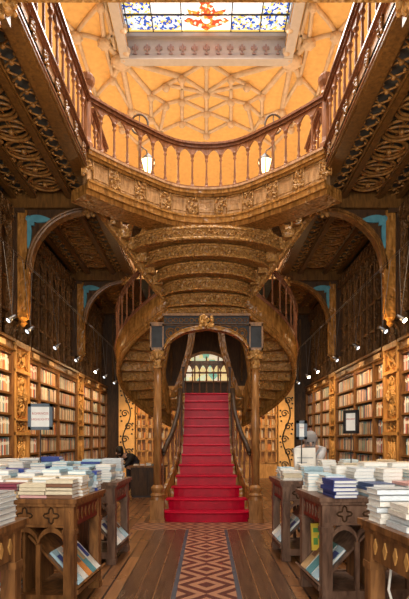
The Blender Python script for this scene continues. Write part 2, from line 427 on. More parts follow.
# skylight
b = MB()
Z1 = 10.55
for (x0,x1,y0,y1) in ((-1.85,1.85,11.36,11.46),(-1.85,1.85,5.36,5.46),(-1.9,-1.8,5.4,11.4),(1.8,1.9,5.4,11.4)):
    b.box(x0,x1,y0,y1,9.98,Z1+0.1)
b.box(-1.95,1.95,11.30,11.52,9.92,10.0).box(-1.949,-1.75,5.4,11.299,9.93,10.0).box(1.75,1.949,5.4,11.299,9.93,10.0).box(-1.85,1.85,11.28,11.38,10.42,10.5)
w3 = struct('window_3', b, CORNICE)
b = MB()
for i in range(13):
    x = -1.62+i*0.27
    b.ball((x, 11.345, 10.2), 0.03, 0.02, 0.1); b.ball((x-0.05, 11.345, 10.2), 0.03, 0.02, 0.05); b.ball((x+0.05, 11.345, 10.2), 0.03, 0.02, 0.05)
    b.ball((x, 11.345, 10.07), 0.05, 0.02, 0.03)
    for sx in (-1, 1):
        y = 11.2-i*0.27; b.ball((sx*1.79, y, 10.2), 0.02, 0.05, 0.1)
b.build('leaf_frieze', plain('rose_grey_plaster', (0.42,0.30,0.29), 0.7), w3, True)
b = MB()
for x in (-1.76,-1.2,-0.55,0.55,1.2,1.76): b.box(x-0.011, x+0.011, 5.4, 11.37, Z1-0.03, Z1)
for y in (11.33, 10.85, 9.9, 8.9, 7.9, 6.9, 5.9): b.box(-1.8, 1.8, y-0.011, y+0.011, Z1-0.03, Z1)
b.build('glazing_bar', BLACK, w3)
def pane(nm, rects, mat, dz=0):
    q = MB()
    for r in rects: q.box(r[0], r[1], r[2], r[3], Z1+dz, Z1+0.01+dz)
    return q.build(nm, mat, w3)
pane('pane', [(-1.2,1.2,10.85,11.30)] if 0 else [(-1.2,1.2,5.4,10.85),(-0.55,-0.53,10.85,11.3)], GL_W)
pane('pane', [(-1.8,-1.2,5.4,11.27),(1.2,1.8,5.4,11.27),(-1.2,-0.55,10.85,11.27),(0.55,1.2,10.85,11.27)], GL_B)
pane('pane', [(-0.55,0.55,10.85,11.27)], GL_W)
pane('pane', [(-1.8,1.8,11.27,11.37)], GL_Y)
b = MB()                                          # red quatrefoil crest in the glass, seen from below
crest = [(0,11.28),(0.12,11.2),(0.3,11.14),(0.5,11.02),(0.36,10.9),(0.42,10.72),(0.2,10.78),(0.12,10.6),(0.22,10.45),(0.12,10.3),(0,10.42)]
crest = crest+[(-x, y) for x, y in crest[-2:0:-1]]
b.prism(crest, (0,0,Z1-0.012), (1,0,0), (0,1,0), (0,0,0.008)); b.build('red_crest_glass', GL_R, w3)
b = MB()
for sx in (-1,1):
    for k in range(5): b.ball((sx*(0.18+0.07*k), 10.95-0.02*k, Z1-0.015), 0.05, 0.04, 0.006)
b.ball((0,11.02,Z1-0.015),0.09,0.07,0.006); b.build('white_crest_glass', GL_W, w3)

# ---------------------------------------------------------------- galleries
def baluster_mesh():
    b = MB()
    b.box(-0.032,0.032,-0.032,0.032,0,0.07)
    b.lathe([(0.028,0.07),(0.034,0.10),(0.018,0.14),(0.026,0.20),(0.020,0.30),(0.018,0.50),(0.020,0.52),(0.034,0.545),(0.020,0.57),(0.024,0.60),(0.042,0.63),(0.042,0.66)], n=8)
    b.v = [(x, y, z) for x, y, z in b.v]
    me = bpy.data.meshes.new('baluster'); me.from_pydata(b.v, [], b.f); me.materials.append(BAL)
    me.polygons.foreach_set('use_smooth', [True]*len(me.polygons)); me.update(); return me
BALM = baluster_mesh()
def put_baluster(parent, p, h=0.66, rz=0, mesh=None, s=1.0):
    o = bpy.data.objects.new('baluster', mesh or BALM); COL.objects.link(o); o.parent = parent
    o.location = Vector(p)-WORLD[parent.name]; o.scale = (s, s, h/0.66); o.rotation_euler = (0,0,rz); return o
def arcade(mb, p, q, zs, zt, th=0.03):
    """pointed arch cut in a board between two balusters p and q"""
    p, q = Vector((p[0],p[1],0)), Vector((q[0],q[1],0)); d = q-p; n = Vector((-d.y, d.x, 0)).normalized()*th
    top = []; bot = []
    for k in range(9):
        t_ = k/8; u = abs(t_-0.5)*2
        zz = zs+(zt-zs)*0.82*(1-u**1.7) if u < 0.9 else zs
        c = p+d*t_-n/2; top.append((c.x, c.y, zt)); bot.append((c.x, c.y, zz))
    mb.strip(top, bot, n)
def resample(pts, step):
    pts = [Vector(p) for p in pts]; out = [pts[0].copy()]; acc = 0
    tot = sum((pts[i+1]-pts[i]).length for i in range(len(pts)-1)); n = max(1, round(tot/step)); st = tot/n
    tgt = st
    for i in range(len(pts)-1):
        a, c = pts[i], pts[i+1]; Ls = (c-a).length
        while tgt <= acc+Ls+1e-6 and len(out) < n+1:
            out.append(a+(c-a)*((tgt-acc)/Ls)); tgt += st
        acc += Ls
    return out
def balustrade(name, path, z0, label, cat='railing', group=None, zr=6.88, step=0.26):
    t_ = thing(name, (path[0][0], path[0][1], z0), label, cat, group)
    pts = resample([Vector((p[0], p[1], 0)) for p in path], step)
    h = zr-0.04-z0
    for p in pts[1:-1] if len(pts) > 3 else pts: put_baluster(t_, (p.x, p.y, z0), 0.66*h/0.80)
    a = MB()
    for p, q in zip(pts[:-1], pts[1:]): arcade(a, p, q, z0+h*0.74, zr-0.05)
    a.build('gothic_arcade', BAL, t_)
    hr = MB(); fine = [Vector((p[0],p[1],0)) for p in path]
    def ribbon(mb, dz0, dz1, wd):
        L_ = []; R_ = []
        for i, p in enumerate(fine):
            a_ = fine[max(i-1,0)]; c_ = fine[min(i+1,len(fine)-1)]; d = (c_-a_).normalized(); n = Vector((-d.y, d.x, 0))*wd/2
            L_.append(p-n+Vector((0,0,dz0))); R_.append(n*2)
        mb.strip([p+Vector((0,0,dz1-dz0)) for p in L_], L_, R_)
    ribbon(hr, zr-0.06, zr-0.01, 0.09); ribbon(hr, zr-0.01, zr+0.03, 0.15)
    hr.build('handrail', RAIL, t_)
    br = MB(); ribbon(br, z0, z0+0.03, 0.13); br.build('bottom_rail', RAIL, t_)
    return t_
def newel(p, z0, label, h=1.22):
    b = MB(); b.lathe([(0.10,0),(0.10,0.10),(0.075,0.13),(0.065,0.2),(0.065,h-0.32),(0.085,h-0.30),(0.07,h-0.26),(0.075,h-0.2),(0.12,h-0.12),(0.13,h-0.05),(0.10,h-0.04),(0.10,h)], (p[0],p[1],z0), 12)
    return tag(b.build('newel_post', BAL, None, False), label, 'post', 'newel posts at the corners of the bridge')

FY0 = 4.95    # back edge of the front gallery
for sx, nm in ((-1,'left'), (1,'right')):
    g = struct('gallery_'+nm, MB().box(sx*(XG+0.02), sx*XW, -2.45, 17.15, ZG0+0.2, ZG1-0.01), GREYBL)
    g['label'] = nm+' gallery floor with a carved oak underside'; 
    b = MB()       # beams
    b.box(sx*XG, sx*(XG+0.24), FY0, 17.1, ZG0+0.05, ZG0+0.2)
    b.box(sx*(XG+0.03), sx*(XG+0.21), FY0, 17.1, ZG0+0.02, ZG0+0.05)
    for x in (2.48, 3.14, 3.5): b.box(sx*(x-0.045), sx*(x+0.045), -2.4, 17.1, ZG0+0.02, ZG0+0.2)
    for x in (2.42, 2.54, 3.08, 3.2): b.tube([(sx*x,-2.4,ZG0+0.06),(sx*x,17.1,ZG0+0.06)], 0.018, 5)
    for y in (5.0, 9.2, 13.4, 16.9): b.box(sx*(XG+0.05), sx*3.7, y-0.11, y+0.11, ZG0-0.14, ZG0+0.2)
    b.build('soffit_beam', RIBW, g)
    b = MB()       # ring and lens tracery of the coffered underside
    y = 2.2
    while y < 17:
        if min(abs(y-q) for q in (5.0,9.2,13.4,16.9)) > 0.28:
            C = Vector((sx*2.81, y, ZG0+0.10))
            for r, dz in ((0.27, 0), (0.225, 0.03)):
                b.tube([C+Vector((r*1.0*math.cos(a), r*0.93*math.sin(a), dz)) for a in [k*PI/10 for k in range(20)]], 0.026, 5, True)
            for s2 in (-1, 1):
                b.tube([C+Vector((0.24*math.cos(a), s2*(0.17*math.sin(a)-0.10), 0.02)) for a in [PI*k/8 for k in range(9)]], 0.022, 5)
                b.tube([C+Vector((s2*(0.02), -0.2+0.4*k/4, 0.03)) for k in range(5)], 0.012, 4)
            b.ball(C+Vector((0,0,-0.03)), 0.045, 0.045, 0.04)
            for s2 in (-1,1):
                for s3 in (-1,1): b.ball(C+Vector((s2*0.26, s3*0.23, 0)), 0.04, 0.05, 0.03)
        y += 0.5
    b.build('soffit_tracery', TRACE, g, True)
    b = MB()       # small lattice bands with studs either side
    for (xa, xb) in ((XG+0.22, 2.42), (3.2, 3.46)):
        y = 2.0; xm = (xa+xb)/2; hw = (xb-xa)/2
        while y < 17:
            for s2 in (-1, 1):
                b.tube([(sx*(xm+s2*hw*math.cos(a)), y+0.25*(a/PI), ZG0+0.1) for a in [PI*k/6 for k in range(7)]], 0.017, 4)
            b.ball((sx*xm, y+0.125, ZG0+0.08), 0.035, 0.035, 0.03)
            for s2 in (-1, 1): b.ball((sx*(xm+s2*hw*.7), y, ZG0+0.09), 0.022)
            y += 0.25
    b.build('soffit_lattice', TRACE, g, True)
    b = MB()       # wall frieze below
    b.box(sx*3.5, sx*3.58, 5.0, 17.0, 5.28, 5.55)
    for k in range(48):
        y = 5.2+k*0.25
        b.tube([(sx*3.49, y+0.11*math.cos(a), 5.42+0.11*math.sin(a)) for a in [q*PI/4 for q in range(8)]], 0.014, 4, True)
    b.build('wall_frieze', DARKC, g)
    b = MB(); b.box(sx*XG, sx*(XG+0.05), FY0, 17.1, ZG0+0.10, ZG1)
    b.build('fascia', ROSE, g)
    b = MB(); b.box(sx*(XG-0.03), sx*(XG+0.03), FY0, 17.1, ZG1-0.05, ZG1); b.box(sx*(XG-0.015), sx*(XG+0.03), FY0, 17.1, ZG0+0.09, ZG0+0.115)
    b.build('fascia_moulding', RAIL, g)
    b = MB(); y = 5.1
    while y < 8.1:
        for k in range(14):
            b.ball((sx*(XG-0.02), y+random.uniform(-0.07,0.07), ZG0+0.15+0.16*random.random()), 0.02, 0.03, 0.025, 6, 4)
        b.tube([(sx*(XG-0.02), y+0.06*math.sin(a*2), ZG0+0.14+0.18*a/PI) for a in [PI*k/8 for k in range(9)]], 0.012, 4)
        y += 0.46
    b.build('fascia_carving', MID, g)
    b = MB()       # corner boss
    c = (sx*(XG+0.1), FY0+0.02, ZG0-0.02)
    b.ball(c, 0.13, 0.13, 0.09, 10, 6)
    for q in range(8): b.ball((c[0]+0.13*math.cos(q*PI/4), c[1]+0.13*math.sin(q*PI/4), c[2]+0.0), 0.045)
    b.build('corner_boss', MIDC, g, True)
    balustrade('balustrade', [(sx*(XG+0.0), 4.9+0.27*k) for k in range(13)], ZG1, nm+' gallery railing of turned balusters under a dark handrail', 'railing')
    newel((sx*XG, 8.17), ZG1, 'turned newel post at the '+nm+' corner of the bridge')
# front gallery over the camera
gf = struct('gallery_front', MB().box(-XW, XW, -2.45, FY0-0.05, ZG0+0.2, ZG1), GREYBL)
b = MB().box(-XW, XW, FY0-0.2, FY0, ZG0-0.02, ZG1)
b.box(-XW, XW, FY0, FY0+0.03, ZG0+0.02, ZG0+0.08); b.box(-XW, XW, FY0, FY0+0.04, ZG1-0.06, ZG1)
for y in (1.0, -1.0): b.box(-1.9, 1.9, y-.1, y+.1, ZG0, ZG0+0.2)
b.build('edge_beam', MIDC, gf)
balustrade('balustrade', [(-1.75+0.25*k, FY0-0.1) for k in range(15)], ZG1, 'railing along the front gallery above the camera', 'railing')

gb = struct('gallery_back', MB().box(-1.93, 1.93, 13.7, 17.14, ZG0+0.1, ZG1-0.01), GREYBL)
MB().box(-1.93,1.93,13.6,13.7,ZG0,ZG1).build('edge_beam', MIDC, gb)
# wall arches under the galleries
for sx, nm in ((-1,'left'), (1,'right')):
    for i, (y, where) in enumerate(((5.0,'nearest'), (9.2,'middle'), (13.4,'far'))):
        t_ = thing('wall_arch', (sx*3.4, y, 0), where+' curved oak bracket arch on the '+nm+' wall, with a blue carved corner', 'arch')
        b = MB()
        b.box(sx*3.48, sx*3.615, y-0.12, y+0.12, 3.52, 5.5); b.box(sx*3.44, sx*3.48, y-0.09, y+0.09, 3.55, 5.5); b.build('wall_post', DARK, t_)
        b = MB(); b.box(sx*3.27, sx*3.44, y-0.10, y+0.10, 3.55, 5.5)
        b.tube([(sx*3.26, y-0.09, 3.6),(sx*3.26, y-0.09, 4.5)], 0.03, 6)
        b.lathe([(0.02,3.38),(0.07,3.45),(0.06,3.5),(0.10,3.55),(0.09,3.6)], (sx*3.38, y, 0), 10)
        b.build('post', BROWN, t_)
        rx, rz = 1.07, 1.10; cx, czz = 2.15, 4.42
        outer = []; inner = []
        for k in range(15):
            a = PI/2*k/14
            inner.append((sx*(cx+rx*math.cos(a)), y-0.10, czz+rz*math.sin(a)*0.97))
            outer.append((sx*(cx+(rx+0.09)*math.cos(a)), y-0.10, czz+(rz+0.06)*math.sin(a)*0.985))
        b = MB(); b.strip(outer, inner, (0,0.20,0))
        b.tube([(p[0]*0.998, y-0.11, p[2]) for p in inner], 0.022, 5)
        b.tube([((p[0]+q[0])/2, y-0.12, (p[2]+q[2])/2) for p, q in zip(inner, outer)], 0.014, 5)
        b.build('arch_rib', MID, t_, False)
        sp = MB(); top = [(p[0], y-0.05, 5.53) for p in outer]
        sp.strip(top, [(p[0], y-0.05, p[2]) for p in outer], (0,0.10,0))
        sp.box(sx*3.30, sx*3.5, y-0.12, y+0.12, 5.45, 5.53)
        sp.build('spandrel', DARK, t_)
        te = MB()        # painted leaf with three lobes
        A = (sx*3.27, y-0.075, 5.37)
        lo = [0]
        def leaf(ang, Ln, wd):
            lo[0] += 0.006
            pts = []
            for k in range(9):
                u = k/8; pts.append((u*Ln, wd*math.sin(PI*min(1,u**0.75))))
            pts += [(u_, -v_) for u_, v_ in pts[-2:0:-1]]
            ca, sa = math.cos(ang), math.sin(ang)
            te.prism([(sx*(p*ca-q*sa), p*sa+q*ca) for p, q in pts], (A[0], A[1]-lo[0], A[2]), (1,0,0), (0,0,1), (0,0.03,0))
        leaf(PI*1.03, 0.48, 0.07); leaf(-PI/2-0.04, 0.60, 0.07); leaf(PI*1.27, 0.20, 0.07)
        te.ball((A[0]-sx*0.02, y-0.09, A[2]-0.02), 0.06, 0.02, 0.06)
        te.build('painted_leaf', TEAL, t_)
        bo = MB(); C = (sx*2.13, y-0.08, 5.50)
        bo.ball(C, 0.10, 0.08, 0.10, 10, 6)
        for q in range(7): bo.ball((C[0]+0.11*math.cos(q*2*PI/7), C[1]-0.02, C[2]+0.11*math.sin(q*2*PI/7)), 0.045)
        bo.build('boss', MIDC, t_, True)

# ---------------------------------------------------------------- the bridge
ctrl = [(-1.95,8.15),(-1.62,8.50),(-1.35,8.77),(-1.126,8.96),(-0.86,9.20),(-0.59,9.38),(-0.3,9.47),(0,9.50)]
ctrl = ctrl+[(-x,y) for x,y in ctrl[-2::-1]]
def catmull(P_, n=4):
    out = []
    for i in range(len(P_)-1):
        p0 = P_[max(i-1,0)]; p1 = P_[i]; p2 = P_[i+1]; p3 = P_[min(i+2,len(P_)-1)]
        for k in range(n):
            t_ = k/n; out.append(tuple(0.5*((2*b_)+(c_-a_)*t_+(2*a_-5*b_+4*c_-d_)*t_*t_+(-a_+3*b_-3*c_+d_)*t_**3) for a_,b_,c_,d_ in zip(p0,p1,p2,p3)))
    out.append(tuple(P_[-1])); return out
BR = catmull(ctrl, 4)
def brn(i):
    a_ = Vector(BR[max(i-1,0)]); c_ = Vector(BR[min(i+1,len(BR)-1)]); d = (c_-a_).normalized(); return Vector((d.y, -d.x, 0))   # towards the hall
br_t = thing('bridge', (0, 9.5, 5.36), 'curved oak bridge with carved panels joining the two galleries above the stairs', 'bridge')
b = MB(); back = [(-n_.x*0+x, y, 0) for (x,y), n_ in zip(BR, [brn(i) for i in range(len(BR))])]
def band(mb, z0, z1, out, th):
    bot = [Vector((x, y, z0))+brn(i)*out for i,(x,y) in enumerate(BR)]
    top = [p+Vector((0,0,z1-z0)) for p in bot]
    mb.strip(top, bot, [-brn(i)*th for i in range(len(BR))])
b = MB(); band(b, 5.50, 6.0, 0.0, 0.12); b.build('fascia', FASC, br_t)
b = MB(); band(b, 5.34, 5.44, -0.02, 0.45); band(b, 5.42, 5.52, 0.04, 0.5); band(b, 5.52, 5.56, 0.06, 0.1); band(b, 5.92, 5.96, 0.03, 0.1); band(b, 5.96, 6.06, 0.07, 0.3)
b.build('moulding', BROWN, br_t)
b = MB(); band(b, 6.03, 6.07, 0.09, 0.2); b.build('pale_nosing', ROSE, br_t)
b = MB(); sp = resample([Vector((x,y,0)) for x,y in BR], 0.52)
for i, p in enumerate(sp):
    j = min(range(len(BR)), key=lambda k: (BR[k][0]-p.x)**2+(BR[k][1]-p.y)**2); n_ = brn(j); tt = Vector((-n_.y, n_.x, 0))
    for k in range(26):
        u = random.uniform(-0.085,0.085); z = random.uniform(5.60,5.90)
        b.ball(p+n_*0.012+tt*u+Vector((0,0,z)), 0.028, 0.028, 0.028, 6, 4)
    for s_ in (-1,1): b.tube([p+n_*0.015+tt*s_*0.11+Vector((0,0,z)) for z in (5.58,5.92)], 0.012, 4)
for i in range(len(sp)-1):
    p, q = sp[i], sp[i+1]; d = (q-p)
    j = min(range(len(BR)), key=lambda k: (BR[k][0]-(p.x+q.x)/2)**2+(BR[k][1]-(p.y+q.y)/2)**2); n_ = brn(j)
    for z in (5.62, 5.88): b.tube([p+d*0.25+n_*0.012+Vector((0,0,z)), p+d*0.5+n_*0.02+Vector((0,0,z)), p+d*0.75+n_*0.012+Vector((0,0,z))], 0.010, 4)
b.build('carved_panel', MIDC, br_t, True)
b = MB()       # walking surface between the balustrade and the head of the stairs
b.strip([(x,y,6.0) for x,y in BR], [(x,y,5.9) for x,y in BR], [Vector((0,0.45,0))]*len(BR))
b.build('deck', MID, br_t)
balustrade('balustrade', [(x,y) for x,y in BR], 6.07, 'curved railing of turned balusters on the bridge', 'railing', None, 6.90, 0.265)
for sx, nm in ((-1,'left'),(1,'right')):     # second railing at the head of the stairs and its newel
    balustrade('balustrade', [(sx*1.95, 8.45+0.27*k) for k in range(5)]+[(sx*1.95,9.6)], 6.05, nm+' short railing beside the head of the upper stairs', 'railing', None, 6.9)

# ---------------------------------------------------------------- the staircase
R_, T_ = 0.177, 0.213
Y0 = 8.04
st = thing('staircase', (0, Y0, 0), 'crimson-painted double staircase with carved oak undersides curling up to the bridge', 'staircase')
hw = [0.70,0.65,0.575,0.51,0.47,0.45,0.44,0.44,0.44,0.445,0.45,0.455,0.46]
Zs = [R_*(i+1) for i in range(13)]; Ys = [Y0+T_*i for i in range(13)]
for i in range(13):
    b = MB(); w_ = hw[i]; z1 = Zs[i]; z0 = z1-R_; y = Ys[i]
    nose = 0.045; bulge = 0.07 if i == 0 else 0.03 if i == 1 else 0.0
    def plan(wd, off):
        pts = []
        for k in range(13):
            u = -1+2*k/12; pts.append((wd*u, y-off-bulge*(1-u*u)+ (0.05*abs(u)**6 if i < 3 else 0)))
        return pts
    pf = plan(w_, 0); pn = plan(w_+ (0.02 if i<5 else 0), nose)
    back_y = y+T_+0.05 if i < 12 else y+0.3
    b.prism(pf+[(w_,back_y),(-w_,back_y)], (0,0,z0), (1,0,0), (0,1,0), (0,0,R_-0.035))
    b.prism(pn+[(w_,back_y),(-w_,back_y)], (0,0,z1-0.036), (1,0,0), (0,1,0), (0,0,0.036))
    b.tube([(x, yy, z1-0.018) for x, yy in pn], 0.019, 6)
    b.build('step', RED, st)
# closed sides under the flight
for sx in (-1,1):
    b = MB()
    for i in range(13):
        x0 = hw[i]-0.02; x1 = hw[i]+0.035
        b.box(sx*x0, sx*x1, Ys[i]+0.01, Ys[i]+T_+0.01, 0.0 if i < 9 else Zs[i]-0.9, Zs[i]-0.03)
    b.build('side_panel', BROWN, st)
for sx in (-1,1):
    b = MB()
    path = [(sx*(hw[i]+0.05 + (0.0 if i else 0.0)), Ys[i]+0.02, Zs[i]-0.10) for i in range(1,13)]+[(sx*0.51, 10.72, 2.25)]
    b.strip([(p[0],p[1],p[2]+0.22) for p in path], [(p[0],p[1],p[2]-0.10) for p in path], (sx*0.05,0,0))
    b.build('lower_stringer', BROWN, st)
for sx in (-1,1):
    railp = [(sx*0.70, 8.12, 1.12), (sx*0.655, 8.30, 1.26), (sx*0.60, 8.5, 1.40),(sx*0.555,8.72,1.58),(sx*0.52,8.95,1.77)]+[(sx*(0.50), Ys[i], Zs[i]+0.86) for i in range(5,8)]
    b = MB(); b.tube(railp, 0.042, 8); b.tube([(p[0],p[1],p[2]-0.05) for p in railp], 0.028, 6)
    b.build('lower_handrail', DARK, st, True)
    for i in range(1, 8):
        rx = abs(railp[min(len(railp)-1, i)][0]); zb = Zs[i]+0.10; x_ = hw[i]+0.07 if i < 5 else 0.5
        put_baluster(st, (sx*x_, Ys[i]+0.06, zb-0.08), 0.80, 0, None, 0.8)
    b = MB(); b.box(sx*0.465, sx*0.535, 9.56, 9.64, 1.35, 2.26); b.box(sx*0.455, sx*0.545, 9.55, 9.65, 2.26, 2.30); b.build('rail_newel', DARK, st)
    b = MB(); b.box(sx*0.47, sx*0.52, 10.66, 10.72, 2.2, 2.84); b.box(sx*0.46, sx*0.53, 10.65, 10.73, 2.84, 2.87)
    b.build('top_newel', DARK, st)
# first landing, its rear rail
b = MB(); b.prism([(-0.52,10.6),(0.52,10.6),(0.66,12.0),(1.35,12.8),(1.3,13.4),(-1.3,13.4),(-1.35,12.8),(-0.66,12.0)], (0,0,2.08), (1,0,0), (0,1,0), (0,0,0.22))
b.build('landing', MIDC, st)
b = MB(); b.box(-0.55,0.55,11.85,11.93,3.10,3.18).box(-0.55,0.55,11.87,11.91,2.88,2.91).box(-0.55,0.55,11.85,11.93,2.3,2.38)
for k in range(6): arcade(b, (-0.5+k*0.1667, 11.89), (-0.5+(k+1)*0.1667, 11.89), 2.93, 3.11)
b.build('landing_rail', MID, st)
for k in range(7): put_baluster(st, (-0.5+k*0.1667, 11.89, 2.38), 0.55, 0, None, 0.75)

# the two curving arms
CX, CY, RO, RI = 0.75, 12.0, 1.35, 0.36
def armz(a): return 4.55 - (4.55-2.30)*(max(0,a)/160.0)**0.92
def armp(sx, a, r, z):
    t_ = math.radians(a); return Vector((sx*(CX+r*math.sin(t_)), CY-r*math.cos(t_), z))
NST = 12
for sx in (-1, 1):
    for k in range(NST):
        a0 = -22+ (160+22)*k/NST; a1 = -22+182*(k+1)/NST+1.2; am = (a0+a1)/2
        z1 = armz(am) ; z0 = z1-0.30
        b = MB(); fan = [armp(sx, a0+(a1-a0)*q/4, RO-0.02, 0) for q in range(5)]+[armp(sx, a1-(a1-a0)*q/4, RI, 0) for q in range(5)]
        b.prism([(p.x,p.y) for p in fan], (0,0,z0+0.06), (1,0,0), (0,1,0), (0,0,0.24))
        # rounded lip of the soffit panel at the edge that faces the hall
        e0 = armp(sx, a1-1.0, RI+0.02, z0+0.05); e1 = armp(sx, a1-1.0, RO-0.05, z0+0.05)
        b.tube([e0, e1], 0.03, 6)
        e0 = armp(sx, a0+1, RI+0.02, z1-0.02); e1 = armp(sx, a0+1, RO-0.05, z1-0.02)
        b.tube([e0, e1], 0.025, 6)
        b.build('winder_step', MIDC, st)
    # stringers
    def stringer(r, z_lo, z_hi, th, a_from, a_to, n=34):
        top = []; bot = []; ds = []
        for k in range(n+1):
            a = a_from+(a_to-a_from)*k/n; z = armz(a)
            bow = 0.05*math.sin(PI*k/n)
            top.append(armp(sx, a, r, z+z_hi)); bot.append(armp(sx, a, r-bow, z+z_lo)); ds.append(armp(sx, a, r+th, 0)-armp(sx, a, r, 0))
        return top, bot, ds
    b = MB(); t1, b1, d1 = stringer(RO, -0.46, 0.06, 0.07, -10, 172); b.strip(t1, b1, d1)
    b.tube([p+d*0.5 for p, d in zip(b1, d1)], 0.055, 8)
    b.tube([p+d*1.1+Vector((0,0,0.10)) for p, d in zip(b1, d1)], 0.022, 6)
    b.build('outer_stringer', BROWN, st, True)
    b = MB(); b.tube([p+d*0.5+Vector((0,0,0.02)) for p, d in zip(t1, d1)], 0.055, 8); b.build('stringer_cap', RAIL, st, True)
    b = MB(); t2, b2, d2 = stringer(RI, -0.50, 0.06, -0.07, -40, 150); b.strip(t2, b2, d2); b.tube([p+d*0.5 for p, d in zip(b2, d2)], 0.05, 8)
    b.build('inner_stringer', BROWN, st, True)
    rp = [armp(sx, a, RO+0.035, armz(a)+0.90) for a in range(-4, 166, 8)]
    b = MB(); b.tube(rp, 0.045, 8); b.tube([p-Vector((0,0,0.06)) for p in rp], 0.03, 6); b.build('arm_handrail', RAIL, st, True)
    for k in range(19):
        a = 2+k*9.0
        if a > 162: break
        p = armp(sx, a, RO+0.035, armz(a)+0.05); put_baluster(st, p, 0.82, 0, None, 0.9)
# platform and the bands of the upper flight
bands = [(3.97,10.45,0.86,10.62),(4.21,10.25,0.87,10.62),(4.45,10.02,0.92,10.60),(4.69,9.76,1.04,10.48),(4.93,9.50,1.25,10.22),(5.17,9.30,1.48,9.96)]
for k, (zm, yc, wx, ye) in enumerate(bands):
    b = MB(); n = 20; pts = []
    for q in range(n+1):
        u = -1+2*q/n; th = u*PI/2*0.92
        f_ = 1-math.cos(th)
        pts.append(Vector((wx*math.sin(th)/math.sin(PI/2*0.92), yc+(ye-yc)*f_/(1-math.cos(PI/2*0.92)), 0)))
    zb, zt = zm-0.10, zm+0.09
    b.strip([p+Vector((0,0,zt)) for p in pts], [p+Vector((0,0.03,zb)) for p in pts], (0,0.5,0))
    b.tube([p+Vector((0,-0.01,zb)) for p in pts], 0.030, 6)
    b.tube([p+Vector((0,-0.015,zt)) for p in pts], 0.022, 6)
    b.strip([p+Vector((0,0.06,zt+0.08)) for p in pts], [p+Vector((0,0.06,zt)) for p in pts], (0,0.5,0))
    o = b.build('upper_step', MIDC, st)
    c = MB(); m_ = 0
    rs = resample([p for p in pts], 0.11)
    for p in rs[1:-1]:
        s_ = 1 if m_ % 2 else -1; m_ += 1
        c.tube([p+Vector((-0.045,-0.01,zm-0.03*s_)), p+Vector((0,-0.035,zm+0.035*s_)), p+Vector((0.045,-0.01,zm-0.02*s_))], [0.006,0.02,0.008], 5)
        c.ball(p+Vector((0.055,-0.015,zm+0.03*s_)), 0.022, 0.02, 0.022, 6, 4)
    c.build('leaf_carving', MIDC, o, True)
for sx in (-1,1):      # raking outer stringers up to the galleries, with scrolled step ends and ribs under the bridge
    A = Vector((sx*1.97, 9.35, 5.72)); B = Vector((sx*0.92, 10.62, 4.48)); d = B-A
    b = MB(); b.strip([A+Vector((0,0,0.12)), B+Vector((0,0,0.12))], [A-Vector((0,0,0.16)), B-Vector((0,0,0.16))], (sx*0.09,0.05,0))
    b.tube([A-Vector((0,0,0.17)), B-Vector((0,0,0.17))], 0.04, 6)
    b.build('raking_stringer', MIDC, st)
    b = MB()
    for q in range(7):
        p = A+d*((q+0.6)/7.2)
        b.box(p.x-0.10, p.x+0.10, p.y-0.15, p.y+0.10, p.z-0.04, p.z+0.20)
        b.ball(p+Vector((-sx*0.05,-0.12,0.10)), 0.06, 0.05, 0.06)
    b.build('step_end', MIDC, st)
    b = MB()
    for q in range(5):
        p = A+d*((q+0.3)/6.0); e = Vector((p.x*(0.78-0.02*q), p.y-0.15-0.10*q, 5.36))
        pts = [p+(e-p)*u+Vector((0,-0.16*math.sin(PI*u),0.16*math.sin(PI*u))) for u in [k/8 for k in range(9)]]
        b.tube(pts, 0.038, 6)
        b.tube([x_+Vector((0,0.04,0.05)) for x_ in pts], 0.055, 6)
    b.build('bracket_rib', MIDC, st, True)
    # scrolled end where the arm meets the platform
for sx in (-1,1):      # curved braces under the platform
    cp = [(sx*0.36,11.3,3.95),(sx*0.34,11.3,3.7),(sx*0.40,11.35,3.35),(sx*0.50,11.4,3.0),(sx*0.60,11.45,2.7),(sx*0.72,11.5,2.4),(sx*0.80,11.55,2.3)]
    cp = catmull(cp, 3); b = MB(); b.strip([(p[0]-sx*0.06,p[1],p[2]) for p in cp], [(p[0]+sx*0.07,p[1],p[2]) for p in cp], (0,0.25,0)); b.tube([(p[0]-sx*0.06,p[1],p[2]) for p in cp], 0.03, 6)
    b.build('curved_brace', BROWN, st)
b = MB(); b.prism([(-1.93,9.7),(1.93,9.7),(1.93,10.45),(1.2,10.75),(-1.2,10.75),(-1.93,10.45)], (0,0,5.60), (1,0,0), (0,1,0), (0,0,0.08)); b.build('upper_tread', DARKC, st)
b = MB(); b.box(-0.9,0.9,10.75,11.9,4.3,4.5); b.build('upper_platform', DARK, st)

